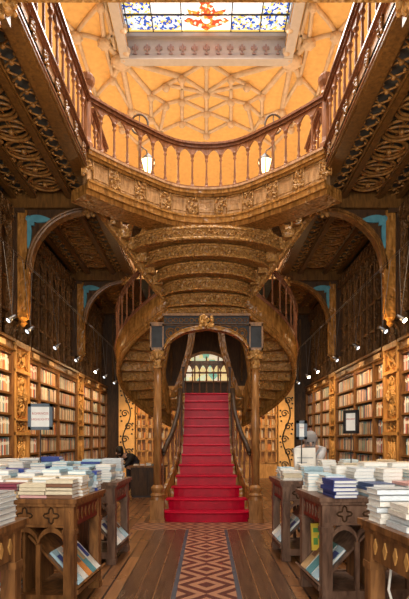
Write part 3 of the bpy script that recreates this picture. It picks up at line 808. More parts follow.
# portal of two columns and a flat gothic arch
pt = thing('stair_portal', (0, Y0-0.02, 0), 'carved oak portal of two slim columns and a flat pointed arch before the stairs', 'portal')
YP = Y0-0.02
for sx in (-1, 1):
    X = sx*0.785
    b = MB(); b.lathe([(0.065,0.60),(0.066,1.6),(0.060,2.50)], (X,YP,0), 16)
    col = b.build('column', COLW, pt, True)
    b = MB(); b.box(X-0.125,X+0.125,YP-0.125,YP+0.125,0,0.06).box(X-0.11,X+0.11,YP-0.11,YP+0.11,0.06,0.36)
    b.lathe([(0.11,0.36),(0.10,0.41),(0.12,0.44),(0.085,0.48),(0.105,0.53),(0.105,0.56),(0.07,0.60)], (X,YP,0), 16)
    b.build('column_base', COLW, col)
    b = MB(); b.lathe([(0.06,2.45),(0.085,2.48),(0.065,2.52),(0.075,2.60),(0.12,2.70),(0.125,2.75)], (X,YP,0), 12)
    for q in range(8): b.ball((X+0.095*math.cos(q*PI/4), YP+0.095*math.sin(q*PI/4), 2.64), 0.035, 0.035, 0.05)
    b.build('capital', MIDC, col, True)
    b = MB()
    for (x0,x1,z0,z1) in ((-0.11,-0.085,2.74,3.16),(0.085,0.11,2.74,3.16),(-0.11,0.11,2.74,2.78),(-0.11,0.11,3.12,3.18)): b.box(X+x0,X+x1,YP-0.12,YP+0.10,z0,z1)
    im = b.build('impost_block', MID, pt)
    MB().box(X-0.09,X+0.09,YP-0.095,YP+0.09,2.77,3.13).build('slate_panel', PANELG, im)
a_in = []
for k in range(25):
    u = -1+2*k/24; a_in.append((0.675*u, 2.74+0.33*(1-abs(u)**2.6)**0.75+0.02*max(0,1-abs(u)*5)))
b = MB(); b.strip([(x,YP-0.05,3.30) for x,z in a_in], [(x,YP-0.05,z+0.03) for x,z in a_in], (0,0.10,0)); b.build('spandrel_panel', PANELG, pt)
b = MB(); b.strip([(x,YP-0.09,z+0.045) for x,z in a_in], [(x,YP-0.09,z) for x,z in a_in], (0,0.18,0)); b.tube([(x,YP-0.09,z+0.05) for x,z in a_in], 0.012, 5)
b.build('arch_moulding', BROWN, pt)
b = MB(); b.box(-0.68,0.68,YP-0.085,YP+0.08,3.145,3.165).box(-0.70,0.70,YP-0.10,YP+0.1,3.29,3.325)
b.strip([(x,YP-0.085,3.16) for x in (-0.68,0.68)], [(x,YP-0.085,3.14) for x in (-0.68,0.68)], (0,0.1,0))
b.build('cornice_moulding', MID, pt)
b = MB()
for sx in (-1,1):
    for (cx_, cz_, r) in ((0.57,3.02,0.075),(0.57,3.02,0.04),(0.60,2.90,0.04),(0.46,3.08,0.035)):
        b.tube([(sx*cx_+r*math.cos(a), YP-0.06, cz_+r*math.sin(a)) for a in [q*PI/6 for q in range(12)]], 0.011, 4, True)
    b.tube([(sx*0.42,YP-0.06,3.11),(sx*0.30,YP-0.06,3.14),(sx*0.12,YP-0.06,3.125),(sx*0.3,YP-0.06,3.10),(sx*0.42,YP-0.06,3.08)], 0.008, 4)
k = -0.66
while k < 0.66:
    b.tube([(k+0.035*math.cos(a), YP-0.055, 3.225+0.035*math.sin(a)) for a in [q*PI/3 for q in range(6)]], 0.007, 4, True); k += 0.085
b.build('tracery', MID, pt)
b = MB()
for k in range(26): b.ball((random.uniform(-0.1,0.1), YP-0.10+random.uniform(-.02,.02), 3.20+random.uniform(-0.09,0.09)), 0.032, 0.03, 0.04, 6, 4)
b.build('leaf_keystone', GOLDC, pt, True)

# bridge lanterns on hooped poles
lan = None
for sx, nm in ((-1,'left'),(1,'right')):
    t_ = thing('lantern', (sx*1.22, 10.0, 6.05), 'small glass lantern hanging from a hooped iron pole at the '+nm+' end of the bridge', 'lantern', 'lanterns behind the bridge railing')
    b = MB(); b.tube([(sx*1.34,10.0,6.05),(sx*1.34,10.0,7.5)], 0.022, 6)
    b.tube([(sx*1.34+0.17*math.cos(a),10.0,7.62+0.20*math.sin(a)) for a in [q*PI/9 for q in range(18)]], 0.022, 6, True)
    b.tube([(sx*1.34,10,7.42),(sx*1.34,10,7.82)], 0.012, 5); b.tube([(sx*1.34,10,7.2),(sx*1.2,10,7.1),(sx*1.17,10,6.98)], 0.014, 5)
    b.build('hooped_pole', DARK, t_, True)
    b = MB(); c = (sx*1.17, 10.0, 6.62)
    b.lathe([(0.07,0.0),(0.145,0.27)], c, 6); b.build('lantern_glass', GLOW, t_)
    b = MB(); b.lathe([(0.16,0.27),(0.10,0.33),(0.02,0.42)], c, 6); b.lathe([(0.02,-0.05),(0.08,0.0)], c, 6)
    for q in range(6):
        a = 2*PI*(q+.5)/6; b.tube([(c[0]+0.072*math.cos(a),c[1]+0.072*math.sin(a),c[2]),(c[0]+0.15*math.cos(a),c[1]+0.15*math.sin(a),c[2]+0.27)], 0.012, 4)
    b.build('lantern_frame', BLACK, t_)
    point('lantern_light', (sx*1.17, 9.7, 6.75), 14, WARM, 0.1)

# ---------------------------------------------------------------- bookcases
PAL = [('cream',(0.70,0.60,0.42)),('white',(0.80,0.76,0.68)),('tan',(0.55,0.36,0.18)),('orange',(0.70,0.26,0.06)),('brown',(0.22,0.10,0.05)),
       ('red',(0.48,0.07,0.05)),('dark blue',(0.06,0.10,0.22)),('teal',(0.10,0.30,0.34)),('pink',(0.66,0.36,0.33)),('grey',(0.42,0.42,0.42)),
       ('light blue',(0.42,0.60,0.68)),('navy',(0.03,0.06,0.28)),('yellow',(0.75,0.52,0.05)),('pale grey',(0.62,0.66,0.68)),('maroon',(0.24,0.04,0.07)),('black',(0.025,0.025,0.03))]
CM = {}; 
for n_, c_ in PAL: CM[n_] = plain('cover_'+n_.replace(' ','_'), c_, 0.5, 0.08)
SHELFCOL = ['cream','cream','white','white','tan','orange','brown','red','cream','teal','pink','tan','white','dark blue','grey']
def unit_spine(col):
    b = MB(); me = bpy.data.meshes.new('book')
    b.box(-0.5,0.5,-0.5,0.5,0,1)           # cover block with a rounded spine towards +x and bands
    b.v = []; b.f = []; b.m = []
    prof = [(-0.5,-0.5),(0.42,-0.5),(0.5,-0.25),(0.5,0.25),(0.42,0.5),(-0.5,0.5)]
    b.prism(prof, (0,0,0), (1,0,0), (0,1,0), (0,0,1))
    b.cur = 1; b.box(0.495,0.51,-0.3,0.3,0.62,0.80); b.box(-0.46,0.40,-0.40,0.40,0.98,1.002)
    me.from_pydata(b.v, [], b.f); me.materials.append(CM[col]); me.materials.append(PAPER)
    me.polygons.foreach_set('material_index', b.m); me.update(); return me
SPINE = {c: unit_spine(c) for c in set(SHELFCOL)}
ORD = ['first','second','third','fourth','fifth','sixth','seventh','eighth','ninth','tenth','eleventh','twelfth','thirteenth','fourteenth','fifteenth','sixteenth','seventeenth','eighteenth','nineteenth','twentieth']
ORD += ['twenty-'+q for q in ORD[:9]]+['thirtieth']+['thirty-'+q for q in ORD[:9]]+['fortieth']
ROWS = [0.70,1.06,1.42,1.78,2.14,2.50]; ROWTOP = 2.84
cases = []       # candidates for books
def bookcase(sx, y0, y1, brk, label):
    t_ = thing('bookcase', (sx*3.55, (y0+y1)/2, 0), label, 'bookcase', None)
    ncol = len(brk)-1
    b = MB(); b.box(sx*3.66, sx*3.70, y0, y1, 0.0, 3.0); b.build('back_panel', SHELF, t_)
    for k in range(ncol+1):
        y = brk[k]; b = MB(); b.box(sx*XF, sx*3.66, y-0.022, y+0.022, 0.7, 2.84); b.box(sx*(XF-0.015), sx*(XF+0.01), y-0.032, y+0.032, 0.0, 2.98)
        b.tube([(sx*(XF-0.02), y, 0.72),(sx*(XF-0.02), y, 2.9)], 0.016, 6)
        b.build('upright', SHELF, t_)
    for z in ROWS+[ROWTOP]:
        b = MB(); b.box(sx*XF, sx*3.66, y0, y1, z-0.03, z); b.box(sx*(XF-0.008), sx*(XF+0.01), y0, y1, z-0.034, z+0.004); b.build('shelf', SHELF, t_)
    b = MB(); b.box(sx*(XF-0.02), sx*3.66, y0, y1, 0.0, 0.69)
    for k in range(ncol): b.box(sx*(XF-0.035), sx*(XF-0.02), brk[k]+0.08, brk[k+1]-0.08, 0.12, 0.6)
    b.build('base_cupboard', SHELF, t_)
    b = MB(); b.box(sx*(XF-0.02), sx*3.66, y0, y1, 2.84, 3.03); b.box(sx*(XF-0.07), sx*3.66, y0, y1, 3.03, 3.08); b.tube([(sx*(XF-0.04),y0,2.88),(sx*(XF-0.04),y1,2.88)], 0.02, 6)
    b.build('cornice', MID, t_)
    for k in range(ncol):
        b = MB(); yc = (brk[k]+brk[k+1])/2; b.obox((sx*(XF-0.05), yc, 2.95), (0.008,0,0), (0,0.16,0), (0,0,0.045)); b.build('label_plate', CM['tan'], t_)
    return t_
bays = [(5.3,8.75,[5.3,6.4,7.6,8.75],'near'),(9.55,13.05,[9.55,10.15,11.45,13.05],'middle'),(13.75,16.95,[13.75,14.8,15.9,16.95],'far')]
nbk = 0; stuff = MB(); sm = list(CM); indiv = 0
todo = []
for sx, nm in ((-1,'left'),(1,'right')):
    for (y0,y1,brk,bn) in bays:
        bookcase(sx, y0, y1, brk, 'tall oak bookcase, the '+bn+' bay along the '+nm+' wall')
        for k in range(len(brk)-1):
            for r, z in enumerate(ROWS):
                y = brk[k]+0.03; n = 0; end = brk[k+1]-0.03
                lim = random.choice([0.0,0,0,0.05,0.12])
                while y < end-0.05-lim:
                    th = random.uniform(0.026,0.05); h = random.uniform(0.22,0.30); dp = random.uniform(0.16,0.20)
                    if random.random() < 0.5: h = 0.28
                    c = random.choice(SHELFCOL)
                    if sx > 0 and random.random() < .3: c = random.choice(['teal','dark blue','light blue' if 0 else 'grey','pink'])
                    todo.append((sx, nm, bn, k, r, n, y+th/2, z+0.001, th*0.94, h, dp, c)); y += th; n += 1
                todo[-1] = todo[-1]
def seen(t_):
    sx, nm, bn, k, r, n, y = t_[:7]
    if y < 8.25: return False
    zt = t_[7]+t_[9]; py = 438-500*(zt-1.35)/y
    return py < 456 if nm == 'left' else py < 458
vis = sorted([t_ for t_ in todo if seen(t_)], key=lambda t_: t_[6])[:300]; visid = set(id(t_) for t_ in vis)
BOOKS = []
for t_ in todo:
    if id(t_) in visid:
        sx, nm, bn, k, r, n, y, z, th, h, dp, c = t_
        o = bpy.data.objects.new('book', SPINE[c]); COL.objects.link(o)
        o.location = (sx*(XF+0.03+dp/2), y, z); o.scale = (dp, th, h); o.rotation_euler = (0,0,PI if sx > 0 else 0)
        row = ['lowest','fifth','fourth','third','second','top'][r]
        BOOKS.append((o, c)); tag(o, f"{c} book, {ORD[min(n,39)]} from the front, {row} row, {ORD[k]} column, {bn} {nm} bookcase", 'book', 'books standing on the wall shelves')
    else:
        sx, nm, bn, k, r, n, y, z, th, h, dp, c = t_
        stuff.cur = sm.index(c) if c in sm else 0
        stuff.box(sx*(XF+0.03), sx*(XF+0.03+dp), y-th/2, y+th/2, z, z+h)

# carved pilasters between the bays
def pilaster(sx, y0, y1, label):
    t_ = thing('pilaster', (sx*3.45, (y0+y1)/2, 0), label, 'pilaster', 'carved pilasters between the bookcases')
    X = sx*3.42
    ym = (y0+y1)/2; w_ = (y1-y0)/2
    b = MB(); b.box(X, sx*3.7, y0+0.05, y1-0.05, 0, 3.0); b.box(sx*3.36, sx*3.7, y0, y0+0.06, 0, 3.0); b.box(sx*3.36, sx*3.7, y1-0.06, y1, 0, 3.0)
    b.box(sx*3.34, sx*3.7, y0, y1, 2.98, 3.08); b.box(sx*3.34, sx*3.7, y0, y1, 1.40, 1.46); b.box(sx*3.34, sx*3.7, y0, y1, 1.66, 1.70); b.box(sx*3.34, sx*3.7, y0, y1, 2.52, 2.58)
    b.build('panel', GOLD, t_)
    b = MB(); xs_ = sx*3.39
    for s2 in (-1,1):      # lattice at the top
        b.tube([(xs_, ym-s2*w_*.8, 2.62),(xs_, ym+s2*w_*.8, 2.94)], 0.02, 5)
    b.tube([(xs_, ym+0.1*math.cos(a), 2.72+0.09*math.sin(a)) for a in [q*PI/6 for q in range(12)]], 0.016, 5, True)
    # standing figure holding an instrument, in relief
    b.ball((xs_, ym, 2.38), 0.05, 0.065, 0.085); b.ball((xs_, ym, 2.12), 0.06, 0.13, 0.20); b.ball((xs_, ym+0.01, 1.86), 0.05, 0.12, 0.17)
    b.ball((xs_-sx*0.02, ym-0.03, 2.05), 0.05, 0.09, 0.07)
    for s2 in (-1,1):
        b.tube([(xs_, ym+s2*0.08, 2.27),(xs_-sx*0.03, ym+s2*0.16, 2.12),(xs_-sx*0.05, ym+s2*0.04, 2.03)], [0.04,0.035,0.025], 6)
        b.tube([(xs_, ym+s2*0.15, 1.72),(xs_, ym+s2*0.18, 2.1),(xs_, ym+s2*0.12, 2.42),(xs_, ym, 2.5)], 0.018, 5)
    for q in range(2):
        for s2 in (-1,1): b.tube([(xs_, ym+s2*0.09+0.07*math.cos(a), 1.52+q*0.08+0.04*math.sin(a)) for a in [p*PI/4 for p in range(8)]], 0.014, 4, True)
    for s2 in (-1,0,1): b.tube([(xs_, ym+s2*0.13, 0.5),(xs_, ym+s2*0.13, 1.28)], 0.026, 6); 
    for s2 in (-0.5,0.5): b.tube([(xs_, ym+s2*0.13+0.06*math.cos(a), 1.27+0.10*math.sin(a)) for a in [p*PI/6 for p in range(7)]], 0.018, 5)
    b.build('relief_carving', GOLDC, t_, True)
    b = MB(); b.box(sx*3.50, sx*3.6, y0+0.05, y1-0.05, 3.08, 3.5)     # dark niche and finials above
    for s2 in (-1,1): b.tube([(sx*3.42, ym+s2*w_*.8, 3.08),(sx*3.42, ym+s2*w_*.8, 3.25),(sx*3.42, ym, 3.48)], 0.03, 6)
    b.ball((sx*3.40, ym, 3.15), 0.08, 0.10, 0.12); b.ball((sx*3.40, ym, 3.32), 0.06, 0.065, 0.08)
    b.build('niche_bust', DARKC, t_, True)
    return t_
for sx, nm in ((-1,'left'),(1,'right')):
    for (y0,y1,bn) in ((8.80,9.50,'near'),(13.10,13.70,'far')):
        pilaster(sx, y0, y1, 'golden carved pilaster with a relief figure, the '+bn+' one on the '+nm+' wall')

# back of the hall: glazed cabinets and scroll panels
k = 0
cabs = [(-2.38,-1.62,'far left'),(-1.58,-0.90,'left of the stairs'),(0.90,1.58,'right of the stairs'),(1.62,2.38,'far right')]
for x0,x1,nm in cabs:
    t_ = thing('glazed_cabinet', ((x0+x1)/2, 16.9, 0), 'lit cabinet with small-paned glass doors at the back, '+nm, 'cabinet', 'glazed cabinets at the back')
    b = MB(); b.box(x0,x1,17.05,17.14,0,3.1).box(x0,x0+0.05,16.8,17.1,0,3.1).box(x1-0.05,x1,16.8,17.1,0,3.1).box(x0,x1,16.78,17.1,3.0,3.1).box(x0,x1,16.78,17.1,0.0,0.5)
    for z in (0.9,1.3,1.7,2.1,2.5): b.box(x0,x1,16.9,17.1,z-0.015,z+0.015)
    b.build('carcass', GOLD, t_)
    xm = (x0+x1)/2
    for (a_, c_) in ((x0+0.02,xm-0.005),(xm+0.005,x1-0.02)):
        b = MB(); b.box(a_,a_+0.04,16.76,16.79,0.5,3.0).box(c_-0.04,c_,16.76,16.79,0.5,3.0)
        for z in (0.5,0.9,1.32,1.74,2.16,2.58,2.96): b.box(a_,c_,16.76,16.79,z,z+0.035)
        b.box((a_+c_)/2-0.012,(a_+c_)/2+0.012,16.76,16.79,0.5,3.0)
        b.build('glazed_door', GOLD, t_)
    b = MB()
    for z in (0.915,1.315,1.715,2.115,2.515):
        x = x0+0.07
        while x < x1-0.12:
            w_ = random.uniform(0.04,0.07); b.cur = random.randrange(4); b.box(x, x+w_*.95, 16.92, 17.03, z, z+random.uniform(0.2,0.3)); x += w_
    o = b.build('cabinet_books', [CM['cream'],CM['tan'],CM['orange'],CM['brown']], t_); o['kind'] = 'stuff'
for sx, nm in ((-1,'left'),(1,'right')):
    t_ = thing('scroll_panel', (sx*2.68, 16.85, 0), 'tall yellow panel with dark ironwork scrolls beside the '+nm+' back cabinets', 'panel', 'scrollwork panels at the back')
    b = MB(); b.box(sx*2.42, sx*2.95, 16.8, 17.12, 0.0, 3.25); b.build('board', SCREAM, t_)
    b = MB(); X = sx*2.68
    b.tube([(X+0.13*math.sin(z*3.6), 16.78, z) for z in [0.3+0.1*q for q in range(29)]], 0.022, 5)
    for q in range(7):
        zc = 0.45+q*0.43; s2 = 1 if q % 2 else -1
        b.tube([(X+s2*0.06+(0.13-0.012*a)*math.cos(a), 16.78, zc+(0.13-0.012*a)*math.sin(a)) for a in [0.5*p for p in range(18)]], 0.018, 5)
        for (dx, dz) in ((s2*0.2,0.1),(s2*0.2,-0.1),(-s2*0.17,0.18)): b.ball((X+dx,16.78,zc+dz), 0.035, 0.015, 0.03)
    b.build('scrollwork', PLANT, t_)
# low counter at the back left with books on it
t_ = thing('low_counter', (-1.33, 11.6, 0), 'low dark wooden counter with books on it, left behind the stairs', 'counter')
b = MB().box(-1.72,-0.96,11.35,11.8,0.04,0.68); 
for x in (-1.72,-1.35,-0.98): b.box(x, x+0.03, 11.33,11.36,0.05,0.67)
b.build('cabinet_body', DARK, t_); MB().box(-1.76,-0.92,11.31,11.84,0.68,0.72).build('counter_top', MID, t_)
MB().box(-1.70,-0.98,11.37,11.78,0,0.04).build('plinth', BLACK, t_)

# ---------------------------------------------------------------- display tables
def unit_flat(col):
    b = MB(); b.box(-0.5,0.5,-0.5,0.5,0,0.11).box(-0.5,0.5,-0.5,0.5,0.89,1).box(-0.5,-0.465,-0.5,0.5,0,1)
    me = bpy.data.meshes.new('book_cover'); me.from_pydata(b.v,[],b.f); me.materials.append(CM[col]); me.update()
    p = MB().box(-0.465,0.465,-0.475,0.475,0.11,0.89); mp = bpy.data.meshes.new('pages'); mp.from_pydata(p.v,[],p.f); mp.materials.append(PAPER); mp.update()
    return me, mp
FLAT = {}
BOOKN = [0]
STUFFB = MB(); STUFFC = []
def flat_book(loc, size, rz, col, label, group, rot=None, name='book', pages=True):
    if col not in FLAT: FLAT[col] = unit_flat(col)
    o = bpy.data.objects.new(name, FLAT[col][0]); COL.objects.link(o); o.location = loc; o.scale = size
    o.rotation_euler = rot if rot else (0,0,rz)
    p = bpy.data.objects.new('pages', FLAT[col][1]); COL.objects.link(p); p.parent = o
    BOOKS.append((o, col))
    return tag(o, label, 'book', group)
def quatrefoil(mb, cx, cz_, r, M, rad=0.006):
    pts = []
    for q in range(24):
        a = 2*PI*q/24; rr = r*(0.72+0.28*math.cos(4*a)); pts.append(M @ Vector((cx+rr*math.cos(a), 0, cz_+rr*math.sin(a))))
    mb.tube(pts, rad, 4, True)
TH = 0.88
def table(sx, xe, y0, y1, width, rz, nm, matw, redside=True, nb=4):
    """xe: aisle-side edge at the middle; built about its own origin, aisle side towards -x*sx"""
    ym = (y0+y1)/2; d = y1-y0; cx = xe+sx*width/2
    t_ = thing('display_table', (cx, ym, 0), nm, 'table', None, rz if rz else 1e-9)
    hx, hy = width/2, d/2
    b = MB(); b.box(-hx,hx,-hy,hy,0.845,TH); b.box(-hx+0.015,hx-0.015,-hy+0.015,hy-0.015,0.82,0.845); b.build('tabletop', matw, t_)
    for ex in (-1,1):
        for ey in (-1,1):
            b = MB(); X = ex*(hx-0.075); Y = ey*(hy-0.075)
            b.box(X-0.042,X+0.042,Y-0.042,Y+0.042,0,0.82); b.box(X-0.05,X+0.05,Y-0.05,Y+0.05,0.60,0.64); b.box(X-0.05,X+0.05,Y-0.05,Y+0.05,0,0.06)
            b.prism([(-0.02,0.68),(0.02,0.68),(0.02,0.76),(0,0.79),(-0.02,0.76)], (X,Y-0.043*1.0,0),(1,0,0),(0,0,1),(0,-0.006,0))
            b.build('leg', matw, t_)
    I = Matrix.Identity(3)
    for ey in (-1,1):
        b = MB(); Y = ey*(hy-0.06)
        b.box(-hx+0.11,hx-0.11,Y-0.015,Y+0.015,0.66,0.82)
        b.box(-hx+0.11,hx-0.11,Y-0.025,Y+0.025,0.655,0.675)
        n = max(2, int((width-0.22)/0.19)); st_ = (width-0.22)/n
        b.cur = 1
        for k in range(n): quatrefoil(b, -hx+0.11+(k+.5)*st_, 0.745, 0.062, Matrix.Translation((0, Y+ey*0.017, 0)), 0.007)
        b.build('end_apron', [matw, DARK], t_)
        a = MB()
        for k in range(n):
            xa = -hx+0.11+k*st_; top = []; bot = []; inn = []
            for q in range(13):
                u = q/12; x = xa+st_*u; r = st_/2; zz = 0.52+0.10*math.sin(PI*u)**0.55
                top.append((x, Y-0.014, zz+0.035)); bot.append((x, Y-0.014, zz-0.005))
            a.strip(top, bot, (0,0.028,0))
            if k: a.box(xa-0.018, xa+0.018, Y-0.016, Y+0.016, 0.10, 0.52)
        a.build('arcade', matw, t_)
        MB().box(-hx+0.1,hx-0.1,Y-0.02,Y+0.02,0.06,0.13).build('stretcher', matw, t_)
    for ex in (-1,1):
        b = MB(); X = ex*(hx-0.06); b.box(X-0.015,X+0.015,-hy+0.11,hy-0.11,0.66,0.82); n = 6; b.cur = 1
        for k in range(n):
            Y = -hy+0.16+(d-0.32)*k/(n-1)
            b.prism([(-0.022,0.74),(0,0.695),(0.022,0.74),(0,0.785)], (X+ex*0.013,Y,0),(0,1,0),(0,0,1),(ex*0.010,0,0))
        b.build('side_apron', [MAHOG if redside else matw, GOLD if not redside else matw], t_)
    MB().box(-hx+0.1,hx-0.1,-hy+0.05,hy-0.05,0.09,0.12).build('base_shelf', matw, t_)
    # sloping book rack towards the aisle and a rail
    s = -sx
    b = MB(); A = Vector((s*(hx-0.03),0,0.17)); B = Vector((s*(hx-0.42),0,0.58)); dd = (B-A).normalized(); nn = Vector((dd.z*s,0,-dd.x*s)) if 0 else Vector((s*dd.z,0,-s*dd.x))
    b.obox((A+B)/2, (B-A)/2, (0,hy-0.09,0), nn*0.009); b.obox(A+nn*0.03, dd*0.008, (0,hy-0.09,0), nn*0.04)
    b.box(s*(hx-0.10), s*(hx-0.02), -hy+0.1, hy-0.1, 0.12, 0.155)
    b.build('sloping_rack', matw, t_)
    MB().box(-sx*(hx-0.46)-0.01,-sx*(hx-0.46)+0.01,-hy+0.1,hy-0.1,0.12,0.66).build('inner_panel', TABLE, t_)
    M = Matrix.Translation((cx,ym,0)) @ Matrix.Rotation(rz,4,'Z')
    return t_, M, A, B, dd, nn, hx, hy
def ordtop(i): return 'topmost' if i == 0 else ORD[i]+' from top'
def pile(M, rz, lx, ly, n, w, l, th, spine, cols, desc, group, z=TH, pages=True, jit=0.012):
    zz = z
    for i in range(n):
        c = cols[i % len(cols)] if len(cols) > 4 else random.choice(cols)
        t_ = th*random.uniform(0.85,1.15)
        p = M @ Vector((lx+random.uniform(-jit,jit), ly+random.uniform(-jit,jit), 0))
        a = rz+(PI/2 if spine == 'front' else PI if spine == 'right' else -PI/2 if spine == 'back' else 0)+random.uniform(-0.05,0.05)
        flat_book((p.x, p.y, zz+0.0005), (w, l, t_), a, c, f"{c} book, {ordtop(n-1-i)}, {desc}", group); zz += t_+0.0008
    return zz
TABS = {}
def settle(key, *a):
    TABS[key] = table(*a); return TABS[key]
T1L = settle('1L', -1, -1.075, 2.15, 3.00, 1.3, -0.06, 'nearest left display table, worn oak, cut by the left edge', TABLE, False)
T2L = settle('2L', -1, -0.96, 3.88, 4.68, 1.5, -0.08, 'middle left oak display table with pointed arcade and quatrefoil apron', TABLE)
T3L = settle('3L', -1, -0.92, 5.32, 6.10, 1.6, -0.05, 'far left display table with red side apron, nearest the staircase', TABLEG)
T4L = settle('4L', -1, -1.75, 7.2, 8.0, 1.2, 0.0, 'left display table against the wall bookcases, beyond the others', TABLE)
T1R = settle('1R', 1, 0.93, 2.10, 3.02, 1.3, 0.09, 'nearest right display table under stacks of pale grey books', TABLE, False)
T2R = settle('2R', 1, 0.855, 3.98, 4.72, 1.5, 0.08, 'middle right display table with navy books on its corner', TABLEG)
T3R = settle('3R', 1, 0.785, 5.47, 6.22, 1.6, 0.04, 'far right display table with red side apron, nearest the staircase', TABLEG)
T4R = settle('4R', 1, 1.95, 7.2, 8.0, 1.2, 0.0, 'right display table against the wall bookcases, beyond the others', TABLE)
def rows(key, sx, rz, tn, spec, group):
    t_, M, A, B, dd, nn, hx, hy = TABS[key]
    for (row, ly, u0, pitch, cnt, n, w, l, th, spine, cols) in spec:
        for k in range(cnt):
            lx = -sx*(hx-u0-k*pitch)
            nn_ = n[k % len(n)] if isinstance(n, (list,tuple)) else n
            cc = cols[k % len(cols)] if isinstance(cols[0], (list,tuple)) else cols
            pile(M, rz, lx, ly, nn_, w, l, th, spine, cc, f"{ORD[k]} pile from aisle, {row} row, {tn}", group)
WH = ['white','pale grey','white','light blue']; CR = ['cream','cream','tan','maroon','white']
rows('2L', -1, -0.08, 'middle left table', [
    ('front', -0.30, 0.14, 0.225, 5, [5,4,4,4,4], 0.15, 0.21, 0.027, 'front', [['tan','cream','brown','cream'],['cream','white','maroon','pink'],['tan','cream','maroon','brown'],['cream','brown','tan'],['tan','cream']]),
    ('middle', -0.10, 0.13, 0.225, 5, [6,6,5,6,5], 0.16, 0.20, 0.027, 'back', [['white','cream','tan','brown'],['cream','white','teal']]),
    ('third', 0.09, 0.13, 0.225, 6, [7,7,6,7,6,7], 0.16, 0.20, 0.027, 'right', [['white','light blue','pale grey'],['white','pale grey','light blue']]),
    ('back', 0.29, 0.13, 0.225, 6, [6,8,7,7,7,7], 0.15, 0.21, 0.027, 'front', [['light blue','navy','pale grey'],['white','light blue'],['light blue','pale grey']])], 'books piled on the left tables')
rows('3L', -1, -0.05, 'far left table', [
    ('front', -0.25, 0.16, 0.24, 6, [7,6,8,7,7,6], 0.17, 0.22, 0.028, 'right', [['light blue','white','pale grey'],['white','light blue','navy']]),
    ('back', 0.10, 0.16, 0.24, 6, [8,8,7,9,8,8], 0.17, 0.22, 0.028, 'front', [['light blue','white','pale grey'],['white','navy','light blue']])], 'books piled on the left tables')
rows('1L', -1, -0.06, 'nearest left table', [
    ('back', 0.20, 0.10, 0.17, 2, [6,6], 0.15, 0.22, 0.028, 'left', [['pale grey','grey']])], 'books piled on the left tables')
rows('2R', 1, 0.08, 'middle right table', [
    ('front', -0.26, 0.19, 0.30, 4, [5,4,4,4], 0.19, 0.29, 0.027, 'left', [['navy'],['dark blue','white','light blue'],['white','pink','pale grey'],['white','maroon']]),
    ('middle', -0.03, 0.20, 0.25, 5, [5,7,7,6,6], 0.17, 0.22, 0.030, 'right', [['light blue','white','teal'],['white','pale grey'],['white']]),
    ('back', 0.22, 0.17, 0.25, 5, [5,7,8,8,8], 0.17, 0.22, 0.030, 'back', [['light blue','white'],['white','pale grey']])], 'books piled on the right tables')
rows('3R', 1, 0.04, 'far right table', [
    ('front', -0.22, 0.15, 0.23, 5, [4,5,5,6,6], 0.16, 0.21, 0.028, 'front', [['white','light blue','cream'],['light blue','white'],['white','pale grey']]),
    ('back', 0.10, 0.15, 0.25, 5, [4,6,7,7,6], 0.17, 0.21, 0.028, 'right', [['light blue','white'],['white','pale grey'],['white']])], 'books piled on the right tables')
rows('1R', 1, 0.09, 'nearest right table', [
    ('front', -0.22, 0.13, 0.20, 3, [4,3,5], 0.15, 0.22, 0.030, 'left', [['pale grey','white']]),
    ('middle', 0.05, 0.13, 0.20, 4, [4,3,4,5], 0.15, 0.22, 0.030, 'left', [['pale grey','white']]),
    ('back', 0.31, 0.14, 0.23, 4, [6,6,6,6], 0.16, 0.21, 0.030, 'front', [['white','pale grey']])], 'books piled on the right tables')
rows('4L', -1, 0, 'wall-side left table', [
    ('front', -0.15, 0.2, 0.26, 4, [3,4,3,5], 0.16, 0.22, 0.03, 'front', [['cream','tan','teal'],['cream','pink']])], 'books piled on the left tables')
rows('4R', 1, 0, 'wall-side right table', [
    ('front', -0.15, 0.2, 0.26, 4, [3,4,5,4], 0.16, 0.24, 0.03, 'front', [['cream','tan','pink'],['white','cream','tan']])], 'books piled on the right tables')
for k in range(5):      # books on the low counter
    flat_book((-1.62+0.14*k, 11.55, 0.7205), (0.11,0.18,0.03+0.01*(k%3)), 0.1*k, ['cream','orange','white','teal','cream'][k], ORD[k]+' book from the left on the low counter behind the stairs', 'books on the low counter')
# books shown on the sloping racks
rk = {'2L':(['light blue','white','orange','teal','white'],'middle left'), '1L':(['white','maroon'],'nearest left'), '3L':(['white','pale grey','light blue'],'far left'), '2R':(['light blue','teal','tan'],'middle right'),
      '1R':(['white','pale grey'],'nearest right'), '3R':(['light blue','pale grey','white'],'far right')}
for key, (cols, nm) in rk.items():
    t_, M, A, B, dd, nn, hx, hy = TABS[key]; s = 1 if key[1] == 'L' else -1; n = len(cols)
    W_ = (2*hy-0.24)/n
    for k, c in enumerate(cols):
        y = -hy+0.12+W_*(k+.5); ln = 0.34; th = 0.022
        p = A+dd*(0.012+ln/2)+nn*0.0125
        R3 = Matrix((Vector((0,s,0)), dd, nn)).transposed(); Rw = (M.to_3x3() @ R3).to_euler()
        o = flat_book(M @ Vector((p.x, y, p.z)), (W_*0.86, ln, th), 0, c, f"{c} book face up, {ORD[k]} from front on the sloping rack, {nm} table", 'books on the sloping racks', Rw)
        b = MB(); b.box(-0.34,0.36,-0.10,0.34,1.0,1.03)
        me = bpy.data.meshes.new('cover_picture'); me.from_pydata(b.v,[],b.f); me.materials.append(CM[['navy','teal','brown','tan'][k%4]]); q = bpy.data.objects.new('cover_picture', me); COL.objects.link(q); q.parent = o
